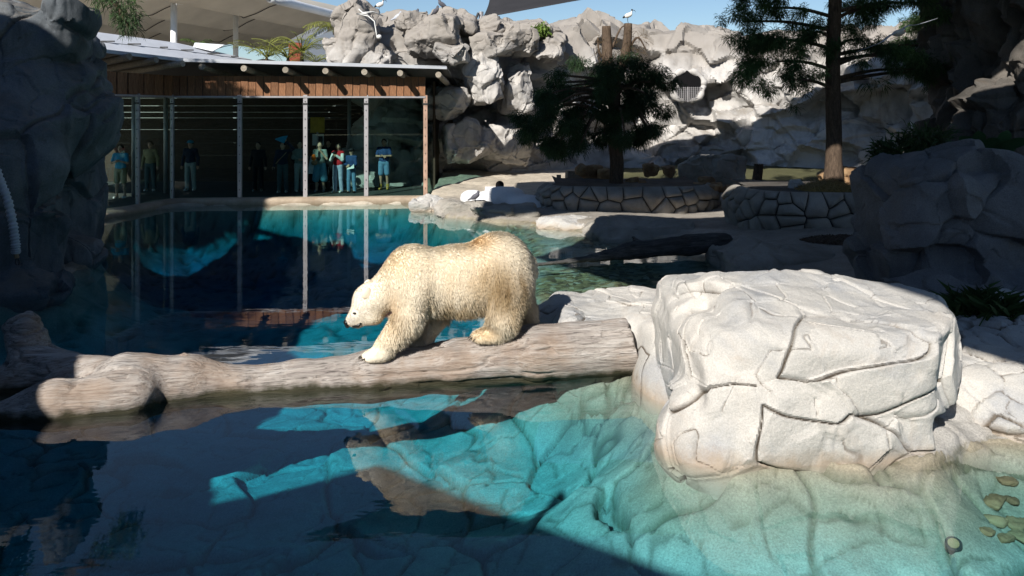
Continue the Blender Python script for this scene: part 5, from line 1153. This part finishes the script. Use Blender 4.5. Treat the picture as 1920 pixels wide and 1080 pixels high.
def pigeon(base, label, face=0.0, mat='feather_grey', sc=1.0):
    o = empty('pigeon', base, label, 'bird', 'birds on the rock top', face)
    V, F = sdf_mesh([('e', (0, 0, 0.13 * sc), (0.14 * sc, 0.065 * sc, 0.075 * sc), rotm(0, 0.55, 0)), ('c', (-0.07 * sc, 0, 0.18 * sc), (-0.09 * sc, 0, 0.26 * sc), 0.045 * sc, 0.035 * sc), ('c', (-0.10 * sc, 0, 0.265 * sc), (-0.145 * sc, 0, 0.255 * sc), 0.014 * sc, 0.006 * sc), ('c', (0.10 * sc, 0, 0.08 * sc), (0.22 * sc, 0, 0.02 * sc), 0.035 * sc, 0.02 * sc)], 0.012 * sc, k=0.03); link('body', np_mesh('body', V, F), mat, o)
    for s in (-1, 1): MB().tube([(0, 0.025 * s, 0.08 * sc), (0, 0.025 * s, -0.01)], 0.007 * sc, 5).build('leg', 'feather_black', o)
# ================================================================== plants
def leafmat(name, trans=0.25, rough=0.6):
    m, t, o = new_mat(name)
    a = nd(t, 'ShaderNodeAttribute', attr='Col')
    d = t.nodes.new('ShaderNodeBsdfPrincipled'); lk(t, a.outputs['Color'], d.inputs['Base Color']); d.inputs['Roughness'].default_value = rough; d.inputs['Specular IOR Level'].default_value = 0.25
    tl = t.nodes.new('ShaderNodeBsdfTranslucent'); lk(t, a.outputs['Color'], tl.inputs[0])
    mx = nd(t, 'ShaderNodeMixShader', Fac=trans); lk(t, d.outputs[0], mx.inputs[1]); lk(t, tl.outputs[0], mx.inputs[2]); lk(t, mx.outputs[0], o.inputs['Surface'])
leafmat('leaf'); leafmat('needle', 0.2, 0.7)
woodmat('bark', (0.06, 0.042, 0.03), (0.17, 0.12, 0.085), (5, 5, 1.0), 0.9, 1.0, 0.1)
plain('frond_rib', (0.10, 0.12, 0.04), 0.6)
def tufts(ells, dens, k, ln, wd, seed, droop=0.35, colA=(0.025, 0.055, 0.022), colB=(0.07, 0.12, 0.045), shell=0.55, spread=0.75):
    r = np.random.default_rng(seed); Vs, Cs = [], []
    for (c, rad) in ells:
        c = np.array(c, float); rad = np.array(rad, float); n = max(8, int(dens * rad.prod() ** (2 / 3) * 12))
        u = r.normal(size=(n, 3)); u /= np.linalg.norm(u, axis=1)[:, None]; rr = shell + (1 - shell) * r.random(n) ** 0.5
        rr *= 0.72 + 0.4 * np.clip(fbm(u * 2.1 + seed, 2, seed) + 0.5, 0, 1)
        cen = c + u * rad * rr[:, None]
        sub = fbm(cen * 1.6, 3, seed + 3); keep = sub > -0.30; cen, u, sub = cen[keep], u[keep], sub[keep]; n = len(cen)
        hue = r.random(n)
        for q in range(k):
            dr = u * 0.55 + r.normal(0, spread, (n, 3)) + np.array((0, 0, -droop)); dr /= np.linalg.norm(dr, axis=1)[:, None]
            b = cen + r.normal(0, 0.05, (n, 3)); L = ln * r.uniform(0.6, 1.25, n); t_ = b + dr * L[:, None] + np.array((0, 0, -0.25)) * L[:, None]
            s = np.cross(dr, r.normal(size=(n, 3))); s /= np.linalg.norm(s, axis=1)[:, None]; s *= wd
            mid = b + dr * L[:, None] * 0.5
            Vs.append(np.stack([b, mid + s, t_, mid - s], 1))
            f = np.clip(0.5 + 0.9 * sub + 0.5 * (hue - 0.5), 0, 1)[:, None] * r.uniform(0.8, 1.2, (n, 1)); Cs.append(np.repeat((np.array(colA) * (1 - f) + np.array(colB) * f)[:, None], 4, 1))
    V = np.concatenate(Vs).reshape(-1, 3); Cc = np.concatenate(Cs).reshape(-1, 3)
    return V, np.arange(len(V)).reshape(-1, 4), Cc
def crown(name, root, data, mat='needle'):
    V, F, Cc = data; me = np_mesh(name, V - np.array(root.location), F, False); color_attr(me, np.clip(Cc, 0.004, 1)); return link(name, me, mat, root)
def limb(root, pts, r0, r1, name='limb', n=9):
    p = catmull(pts, 10); MB().tube(p, np.linspace(r0, r1, 10), n).build(name, 'bark', root, loc=-np.array(root.location), smooth=True)
def trunk(root, pts, r0, r1, seed, flare=1.35):
    p = catmull(pts, 60); n = 28; rad = np.linspace(r0, r1, 60); rad[:8] *= np.linspace(flare, 1, 8)
    a = np.linspace(0, 2 * np.pi, n, endpoint=False); V = np.stack([p[:, None, 0] + rad[:, None] * np.cos(a), p[:, None, 1] + rad[:, None] * np.sin(a), p[:, None, 2] + 0 * a], -1).reshape(-1, 3)
    cc = np.repeat(p, n, 0); nr = V - cc; nr /= np.linalg.norm(nr, axis=1)[:, None]
    V = V + nr * (r0 * 0.12 * fbm(V * np.array((14, 14, 2.2)), 3, seed))[:, None]
    F = np.array([(i * n + j, i * n + (j + 1) % n, (i + 1) * n + (j + 1) % n, (i + 1) * n + j) for i in range(59) for j in range(n)])
    link('trunk', np_mesh('trunk', V - np.array(root.location), F), 'bark', root)
# --- conifer with two broken tops
D1 = 23.3
t1 = empty('conifer', P(1155, 352, D1), 'dense dark conifer with two broken dead tops growing in the low planter', 'tree')
trunk(t1, [P(1155, 356, D1), P(1156, 300, D1), P(1153, 220, D1), P(1150, 150, D1)], 0.21, 0.17, 3)
limb(t1, [P(1150, 160, D1), P(1140, 120, D1 - .1), P(1138, 80, D1), P(1137, 49, D1)], 0.19, 0.13, 'broken_top'); limb(t1, [P(1152, 160, D1), P(1168, 120, D1), P(1176, 80, D1), P(1178, 44, D1)], 0.16, 0.12, 'broken_top')
limb(t1, [P(1150, 130, D1), P(1125, 100, D1), P(1121, 70, D1)], 0.05, 0.02); limb(t1, [P(1175, 100, D1), P(1195, 70, D1), P(1212, 95, D1)], 0.05, 0.015); limb(t1, [P(1140, 110, D1), P(1160, 60, D1), P(1170, 48, D1)], 0.04, 0.015)
def PE(px, py, d, rx, ry, rz=None): return (P(px, py, d), (rx * d / FPX, (ry + rx) * 0.5 * d / FPX if rz is None else rz, ry * d / FPX))
rr_ = random.Random(12); EL = []
for (cx, cy, wx, wy, n_) in ((1100, 150, 75, 34, 10), (1195, 150, 66, 40, 10), (1030, 190, 50, 26, 6), (1110, 205, 95, 34, 12), (1215, 215, 40, 44, 7), (1000, 232, 34, 24, 5), (1070, 252, 70, 26, 8), (1160, 262, 62, 22, 6), (1030, 278, 24, 12, 3), (1150, 122, 70, 14, 5)):
    for _ in range(n_):
        a_ = rr_.uniform(0, 6.28); q_ = math.sqrt(rr_.random()); EL.append(PE(cx + wx * q_ * math.cos(a_), cy + wy * q_ * math.sin(a_), D1 + rr_.uniform(-1.2, 1.0), rr_.uniform(15, 28), rr_.uniform(9, 16)))
for i, e in enumerate(EL[::2]): limb(t1, [P(1152, 150 + 3 * i, D1), (P(1152, 170, D1) + e[0]) / 2 + np.array((0, 0, 0.15)), e[0]], 0.06, 0.02)
crown('crown', t1, tufts(EL, 80, 12, 0.17, 0.009, 5, 0.55, (0.012, 0.030, 0.016), (0.05, 0.095, 0.038), shell=0.1))
V, F, Cc = tufts([PE(1178, 85, D1, 34, 30), PE(1145, 90, D1, 26, 24)], 16, 5, 0.32, 0.008, 8, 0.6, (0.06, 0.04, 0.02), (0.12, 0.08, 0.04)); crown('dead_twigs', t1, (V, F, Cc))
# --- tall conifer with a bare trunk
D2 = 19.8
t2 = empty('conifer', P(1563, 352, D2), 'tall conifer with a straight bare brown trunk above the straw heap', 'tree')
trunk(t2, [P(1563, 356, D2), P(1563, 250, D2), P(1562, 120, D2), P(1566, 0, D2), P(1570, -150, D2), P(1572, -300, D2)], 0.20, 0.13, 9)
EL = [PE(1395, 40, D2, 34, 34), PE(1430, 75, D2 - .5, 60, 40), PE(1440, 15, D2, 45, 28), PE(1480, 150, D2 - .8, 42, 36), PE(1455, 115, D2 - .3, 55, 34), PE(1520, 60, D2, 42, 30), PE(1640, 18, D2, 70, 26), PE(1720, 5, D2 - .5, 55, 18), PE(1610, 75, D2, 44, 34), PE(1660, 105, D2 - .7, 52, 30), PE(1720, 130, D2, 52, 26), PE(1775, 135, D2 + .5, 34, 24), PE(1565, 92, D2 - .6, 26, 24), PE(1530, -60, D2, 110, 40), PE(1650, -70, D2, 90, 40), PE(1430, -55, D2, 70, 35), PE(1570, -160, D2, 130, 60), PE(1745, 85, D2 + 2.5, 70, 40), PE(1800, 95, D2 + 3, 55, 45)]
for i, e in enumerate(EL): z_ = min(170, max(-250, YH - (e[0][2] - HCAM) / e[0][1] * FPX + 18)); s = P(1565, z_, D2); limb(t2, [s, (s + e[0]) / 2 + np.array((0, 0, 0.10)), e[0]], 0.055, 0.02)
rr_ = random.Random(5); EL2 = []
for c, rad in EL:
    for _ in range(9):
        u_ = np.array([rr_.gauss(0, 0.55) for _ in range(3)]); f_ = rr_.uniform(0.28, 0.5); EL2.append((c + u_ * np.array(rad), np.array(rad) * f_))
crown('crown', t2, tufts(EL2, 70, 12, 0.17, 0.008, 15, 0.4, (0.014, 0.034, 0.016), (0.10, 0.18, 0.06), shell=0.1, spread=0.8))
limb(t2, [P(1575, 155, D2), P(1600, 150, D2), P(1630, 148, D2)], 0.03, 0.012); crown('lower_spray', t2, tufts([PE(1640, 155, D2, 22, 10)], 20, 7, 0.3, 0.012, 3, 0.6))
# --- the conifer on the cliff whose branch hangs in
t3 = empty('conifer', (-13.6, 14.6, 5.2), 'conifer on top of the dark cliff with one branch hanging over the pool', 'tree')
trunk(t3, [(-13.6, 14.6, 4.2), (-13.5, 14.6, 7), (-13.4, 14.7, 10.5)], 0.28, 0.12, 6)
limb(t3, [(-13.5, 14.6, 7.2), (-10.5, 14.5, 6.2), P(180, -20, 14.4), P(225, 25, 14.4), P(243, 55, 14.4)], 0.10, 0.012)
crown('hanging_spray', t3, tufts([PE(185, -8, 14.4, 22, 14), PE(222, 2, 14.4, 32, 14), PE(236, 28, 14.4, 24, 20), PE(238, 44, 14.4, 18, 16)], 60, 9, 0.17, 0.008, 21, 0.55))
CR3 = [((-15.0, 19.8, 8.4), (2.2, 2.3, 1.8)), ((-15.6, 15.4, 8.6), (2.1, 2.6, 1.8)), ((-14.6, 14.5, 10.4), (1.4, 1.5, 1.3))]  # unseen clumps, placed for the shade they throw on the house front
crown('crown', t3, tufts(CR3, 34, 7, 0.5, 0.05, 23, 0.35))
for c, _ in CR3: limb(t3, [(-13.5, 14.6, 7.4), ((-13.5 + c[0]) / 2, (14.6 + c[1]) / 2, 8.2), c], 0.09, 0.03)
# --- fronds
def frond(root, b, dirv, L, droop, nl=16, lw=0.03, ll=0.35, col=(0.10, 0.14, 0.03), seed=0, name='frond'):
    r = np.random.default_rng(seed); b = np.array(b, float); dv = np.array(dirv, float); dv /= np.linalg.norm(dv); t_ = np.linspace(0, 1, 9)
    p = b + dv * (t_ * L)[:, None] + np.array((0, 0, -1)) * (droop * L * t_ ** 2)[:, None]; tg = np.gradient(p, axis=0); tg /= np.linalg.norm(tg, axis=1)[:, None]
    side = np.cross(dv, (0, 0, 1.0)); side /= np.linalg.norm(side) + 1e-6; Vv, Ff, Cc = [], [], []
    m = MB().tube(p, np.linspace(0.012, 0.004, 9) * (L / 1.2), 5)
    for i in range(nl):
        s = 0.12 + 0.86 * i / nl; c = np.array([np.interp(s, t_, p[:, k]) for k in range(3)]); tt = np.array([np.interp(s, t_, tg[:, k]) for k in range(3)]); l = ll * math.sin(math.pi * (0.15 + 0.8 * s)) + 0.08
        for sg in (-1, 1):
            d_ = side * sg * 0.8 + tt * 0.65 + np.array((0, 0, -0.35)) + r.normal(0, 0.1, 3); d_ /= np.linalg.norm(d_); w_ = np.cross(d_, (0, 0, 1.0)); w_ /= np.linalg.norm(w_) + 1e-6
            m.add([c, c + d_ * l * .45 + w_ * lw / 2, c + d_ * l, c + d_ * l * .45 - w_ * lw / 2], [(0, 1, 2, 3)])
    me = m.mesh(name); cc = np.tile(np.array(col), (len(me.vertices), 1)) * r.uniform(0.75, 1.25); color_attr(me, cc); return link(name, me, 'leaf', root, loc=-np.array(root.location))
def palm(base, n, L, label, cat, seed, col=(0.24, 0.26, 0.06), up=0.9, h=0.0, ll=0.35, lw=0.03, name='palm'):
    r = random.Random(seed); o = empty(name, base, label, cat); b = np.array(base, float) + (0, 0, h)
    MB().tube([np.array((0, 0, -0.1)), np.array((0, 0, h + 0.02))], [0.09, 0.05], 9).build('trunk', 'bark', o, smooth=True)
    for i in range(n):
        a = 2 * math.pi * i / n + r.uniform(-.2, .2); e = up * r.uniform(0.6, 1.3); frond(o, b, (math.cos(a), math.sin(a), e), L * r.uniform(0.8, 1.15), r.uniform(0.35, 0.7), 15, lw, ll, col, seed * 31 + i)
    return o
palm(P(500, 112, 34), 14, 2.3, 'sunlit yellow green palm behind the eave, next to the white house', 'palm', 1, h=0.1)
palm(P(540, 114, 33.5), 16, 2.3, 'broad sunlit palm in front of the small white house', 'palm', 2, h=0.1); palm(P(566, 112, 33), 14, 2.3, 'upright sunlit palm against the red end trim', 'palm', 3, h=0.3, up=1.3); palm(P(592, 118, 33), 12, 1.5, 'small palm against the white house wall', 'palm', 4)
palm(P(628, 60, 31.0), 14, 1.5, 'drooping palm growing beside the tall grey rock tower', 'palm', 5, up=0.5, h=0.2); palm(P(370, 84, 36), 9, 0.9, 'small palm top behind the pale metal roof', 'palm', 6, (0.10, 0.16, 0.04))
palm(P(893, 52, 46), 9, 0.8, 'distant small palm top beyond the rock wall', 'palm', 7, (0.08, 0.12, 0.05), h=0.3) if False else None
def bush(name, ells, label, cat, dens, k, ln, wd, seed, cA, cB, droop=0.1, shell=0.3):
    b0 = np.array(ells[0][0]); b0 = b0 - (0, 0, ells[0][1][2]); o = empty(name, b0, label, cat); crown('foliage', o, tufts(ells, dens, k, ln, wd, seed, droop, cA, cB, shell), 'leaf')
    for i in range(4): limb(o, [b0 + (0.1 * i - .15, 0, -0.1), b0 + (0.2 * i - .3, 0, 0.2), np.array(ells[min(i, len(ells) - 1)][0])], 0.02, 0.006, 'stem', 5)
    return o
bush('shrub', [PE(1005, 60, 30.2, 22, 12), PE(1015, 55, 30.2, 14, 10)], 'bright green shrub growing on top of the rock wall', 'shrub', 60, 7, 0.16, 0.035, 31, (0.08, 0.15, 0.03), (0.16, 0.24, 0.05))
bush('shrub', [PE(1680, 285, 14.2, 42, 26), PE(1735, 268, 14.0, 50, 28), PE(1660, 300, 14.2, 22, 22)], 'dark spiky leaved shrub behind the grey rock wall', 'shrub', 60, 8, 0.26, 0.016, 33, (0.02, 0.04, 0.02), (0.06, 0.10, 0.035), -0.2)
# broad leaved plant
o = empty('leafy_plant', P(1840, 300, 13.4), 'broad leaved green plant leaning over the grey rock wall', 'plant'); O0 = np.array(o.location)
for i, (tx, ty) in enumerate([(1800, 255), (1835, 245), (1870, 258), (1905, 280), (1780, 272), (1935, 262), (1850, 272), (1890, 244)]):
    b = P(1840 + (i - 4) * 6, 306, 13.4); tp = P(tx, ty, 13.2 - 0.1 * (i % 3)); n_ = 9; t_ = np.linspace(0, 1, n_); q = b + (tp - b) * t_[:, None] + np.array((0, -0.10, 0.16)) * np.sin(t_ * math.pi)[:, None]
    sd_ = np.cross(tp - b, (0.2, 1, 0.5)); sd_ /= np.linalg.norm(sd_); wv = 0.10 * np.sin(math.pi * np.clip((t_ - 0.15) / 0.85, 0, 1)) ** 0.8 + 0.004
    Vv = np.concatenate([np.stack([q[j] - sd_ * wv[j] + (0, 0, -wv[j] * .4), q[j], q[j] + sd_ * wv[j] + (0, 0, -wv[j] * .4)]) for j in range(n_)]); me = np_mesh('leaf', Vv - O0, gridF(n_, 3)); color_attr(me, np.tile(np.array((0.03, 0.075, 0.03)) * (0.8 + 0.1 * (i % 4)), (len(Vv), 1))); link('leaf', me, 'leaf', o)
def drop(x, y, z=12.0, obs=None):
    best = None
    for b in obs:
        M = b.matrix_world.inverted(); h, loc, nn, ix = b.ray_cast(M @ Vector((x, y, z)), (M.to_3x3() @ Vector((0, 0, -1))).normalized())
        if h: w_ = (b.matrix_world @ loc).z; best = w_ if best is None else max(best, w_)
    return best
bpy.context.view_layer.update()
WALL = [o for o in wroot.children if o.name.startswith(('face', 'boulder'))]
GR = [g1, g2]
def grass(px, d, n, L, label, seed, spread=0.25):
    x = (px - 960) * d / FPX; z = drop(x, d, 3, [o for o in bpy.data.objects if o.name in ('pool_floor', 'ground', 'rock_bank')]) or 0.3; o = empty('grass_clump', (x, d, z), label, 'grass'); r = np.random.default_rng(seed); m = MB()
    for i in range(n):
        a = r.uniform(0, 6.28); b = np.array((r.normal(0, spread * .5), r.normal(0, spread * .4), -0.02)); dv = np.array((math.cos(a) * .8, math.sin(a) * .5, r.uniform(.4, 1.0))); l = L * r.uniform(.6, 1.2); w_ = np.array((-math.sin(a), math.cos(a), 0)) * 0.008
        c = b + dv * l * .5; t_ = b + dv * l * .8 + np.array((math.cos(a), math.sin(a), -.3)) * l * .25; m.add([b - w_, b + w_, c + w_, t_, c - w_], [(0, 1, 2, 3, 4)])
    me = m.mesh('blades'); color_attr(me, np.repeat(np.array((0.04, 0.075, 0.02)) * r.uniform(0.6, 1.4, (n, 1)), 5, 0)); link('blades', me, 'leaf', o, kind='stuff')
grass(1850, 9.6, 260, 0.42, 'tuft of long green grass behind the white boulder', 2, 0.5); grass(1825, 10.6, 140, 0.35, 'small sparse grass tuft at the foot of the grey rock wall', 3, 0.4); grass(1075, 23.0, 60, 0.25, 'dark weeds along the rim of the low planter', 5, 0.9)
# straw heap
V, F = sdf_mesh([('e', P(1555, 366, 19.0), (0.85, 0.6, 0.30)), ('e', P(1550, 356, 19.1), (0.45, 0.4, 0.22))], 0.05, k=0.1); o = empty('straw_heap', P(1555, 372, 19.0), 'golden straw heap around the tall conifer trunk', 'straw heap'); O0 = np.array(o.location); N = vnormals(V, F)
plain('straw', (0.26, 0.18, 0.07), 0.9, 0.3, 12, 0.1, 0, 0.8, 40); link('mound', np_mesh('mound', V - O0, F), 'straw', o)
r = np.random.default_rng(4); ii = r.integers(0, len(V), 2600); dv = r.normal(0, 1, (2600, 3)); dv = dv - N[ii] * ((dv * N[ii]).sum(1) - 0.25)[:, None]; dv /= np.linalg.norm(dv, axis=1)[:, None]; ln = r.uniform(0.06, 0.18, 2600)[:, None]; sd_ = np.cross(dv, N[ii]) * 0.006; b = V[ii] + N[ii] * 0.01
SV = np.stack([b - sd_, b + sd_, b + dv * ln + sd_, b + dv * ln - sd_], 1).reshape(-1, 3); me = np_mesh('straw_stalks', SV - O0, np.arange(len(SV)).reshape(-1, 4), False); color_attr(me, np.repeat(np.array((0.34, 0.25, 0.10)) * r.uniform(0.5, 1.3, (2600, 1)), 4, 0)); link('straw_stalks', me, 'leaf', o, kind='stuff')
# bark mulch
r = np.random.default_rng(8); n = 1500; a = r.uniform(0, 6.28, n); q = np.sqrt(r.random(n)); X = 7.2 + 1.25 * q * np.cos(a); Y = 16.0 + 0.72 * q * np.sin(a) - 0.35 * (X - 7.2); zt, _, _ = terrain(X, Y); m = MB()
for i in range(n):
    R = rotm(r.uniform(-.6, .6), r.uniform(-.6, .6), r.uniform(0, 6.28)); m.box((X[i], Y[i], zt[i] + 0.015), (r.uniform(.03, .09), r.uniform(.02, .04), 0.012), R)
m.build('bark_chips', 'bark', kind='stuff', label='dark bark chips scattered beside the grey rock wall', cat='mulch')
# stumps
for px, d, py0, py1, rr, lab in ((1420, 24.0, 307, 356, 0.14, 'upright sawn tree stump standing on the ground behind the planter'), (1408, 23.2, 338, 362, 0.12, 'short mossy stump at the foot of the sawn stump')):
    o = empty('tree_stump', P(px, py1, d), lab, 'stump'); trunk(o, [P(px - 4, py1 + 2, d), P(px, (py0 + py1) / 2, d), P(px + 3, py0, d)], rr * 1.1, rr * .9, px); p = P(px + 3, py0, d) - np.array(o.location); MB().tube([p - (0, 0, .02), p], rr * .9, 16).build('cut_top', 'pole_wood', o)
o = empty('sleeper_timber', P(1090, 338, 26), 'weathered grey timber block behind the low planter', 'timber'); MB().box((0, 0, 0.12), (1.0, 0.35, 0.35), rotm(0, 0.05, 0.2)).build('block', 'pole_wood', o); MB().box((-0.75, -0.3, 0.05), (0.14, 0.14, 0.3)).build('peg', 'pole_wood', o)
# rope wrapped climbing hose on the cliff
pts = catmull([P(-14, 300, 12.75), P(0, 338, 12.72), P(14, 375, 12.70), P(24, 420, 12.68), P(29, 455, 12.66), P(30, 476, 12.66)], 90); o = empty('wrapped_hose', P(30, 476, 12.66), 'pale rope wrapped hose hanging down the dark cliff with a snap hook', 'hose'); O0 = np.array(o.location)
MB().tube(pts, 0.062 + 0.012 * np.sin(np.arange(90) * 1.9) + 0.004 * np.sin(np.arange(90) * 0.7), 12).build('wrapped_rope', 'pipe_grey' if 'pipe_grey' in MATS else 'grey_roof', o, loc=-O0, smooth=True)
MB().tube([P(30, 474, 12.66), P(32, 484, 12.66)], 0.035, 8).build('end_cap', 'c_tan', o, loc=-O0); a = np.linspace(0, 2 * np.pi, 13); c = P(33, 491, 12.66); MB().tube(c + np.stack([0.03 * np.cos(a), 0 * a, 0.055 * np.sin(a)], 1), 0.012, 6).build('snap_hook', 'bolt_dark', o, loc=-O0)
# white pipe on the rock tower
wp = [P(665, 10, 28.3), P(680, 24, 27.8), P(690, 27, 27.75), P(683, 25, 27.75), P(668, 26, 27.75), P(690, 30, 27.75), P(702, 40, 27.7), P(705, 58, 27.7), P(707, 72, 27.7)]
o = empty('water_pipe', wp[-1], 'thin white water pipe running down the rock tower', 'pipe'); MB().tube(wp, 0.022, 8).build('pipe_run', 'pipe_white', o, loc=-np.array(o.location), smooth=True); MB().tube([P(680, 24, 27.8), P(700, 22, 28), P(718, 30, 28.3)], 0.022, 8).build('branch_pipe', 'pipe_white', o, loc=-np.array(o.location), smooth=True)
V, F = sdf_mesh([('e', P(711, 69, 27.7), (0.09, 0.09, 0.08))], 0.02); link('nozzle', np_mesh('nozzle', V - np.array(o.location), F), 'pipe_white', o)
# ---------------- birds in place
def perch(px, d): x = (px - 960) * d / FPX; return (x, d, (drop(x, d, 14, WALL) or 6.0) - 0.005)
ibis(perch(712, 29.2), 'white ibis bending on the rock tower beside the white pipe', 0.85, 3.3)
tp = P(1178, 44, D1); ibis((tp[0], tp[1], tp[2]), 'white ibis perched on a broken treetop', 0.7, 2.9)
for i, (px, d, f, lab) in enumerate([(668, 28.6, 0.4, 'dark bird perched on top of the rock tower'), (746, 29.3, 3.0, 'pale speckled bird on the rock beside the tower'), (779, 29.2, 2.6, 'dark pigeon standing alone between two rock humps'), (817, 29.0, 2.4, 'dark pigeon crouching below the crest of the rock'), (829, 29.5, 0.3, 'tall dark pigeon upright on the rock crest')]): pigeon(perch(px, d), lab, f, 'gull_grey' if i == 1 else 'feather_grey', 1.15)
cl = bpy.data.objects['dark_cliff']; x = (1862 - 960) * 20 / FPX; ibis((x, 20, drop(x, 20, 14, [cl]) or 5.6), 'white ibis standing on the dark cliff top', 0.7, 0.0)
pigeon(P(891, 377, 22.5), 'small grey bird standing on the snow heap edge', 2.8, 'feather_grey', 1.0)
# gull gliding past the tall conifer
gp = P(1684, 62, 15.5); o = empty('gull', gp, 'grey gull gliding with wings spread in front of the tall conifer', 'bird')
V, F = sdf_mesh([('e', (0, 0, 0), (0.07, 0.20, 0.065)), ('e', (0, -0.2, 0.02), (0.04, 0.06, 0.04)), ('e', (0, 0.25, 0), (0.05, 0.10, 0.02))], 0.012, k=0.05); link('body', np_mesh('body', V, F), 'feather_white', o)
for sg, (mx_, mz, ex, ez) in ((-1, (-0.36, -0.19, -0.78, -0.36)), (1, (0.36, 0.16, 0.82, 0.30))):
    q = catmull([(0, 0, 0.03), (mx_ * .5, -0.05, mz * .55 + 0.05), (mx_, -0.04, mz), (ex, 0.10, ez)], 14); ch = np.array([0.15] * 5 + list(np.linspace(0.15, 0.02, 9))); Vv = []
    for j in range(14): Vv += [q[j] + (0, -ch[j] * .5, 0), q[j] + (0, 0, 0.018 * (1 - j / 14)), q[j] + (0, ch[j], -0.005), q[j] + (0, 0, -0.012 * (1 - j / 14))]
    MB().add(Vv, [(j * 4 + a, j * 4 + (a + 1) % 4, (j + 1) * 4 + (a + 1) % 4, (j + 1) * 4 + a) for j in range(13) for a in range(4)] + [(0, 1, 2, 3), (55, 54, 53, 52)]).build('wing', 'gull_grey', o, smooth=True)
V, F = sdf_mesh([('c', (0, -0.25, 0.02), (0, -0.31, 0.005), 0.012, 0.004)], 0.005, pad=0.02); link('beak', np_mesh('beak', V, F), 'boot' if False else 'c_orange', o)
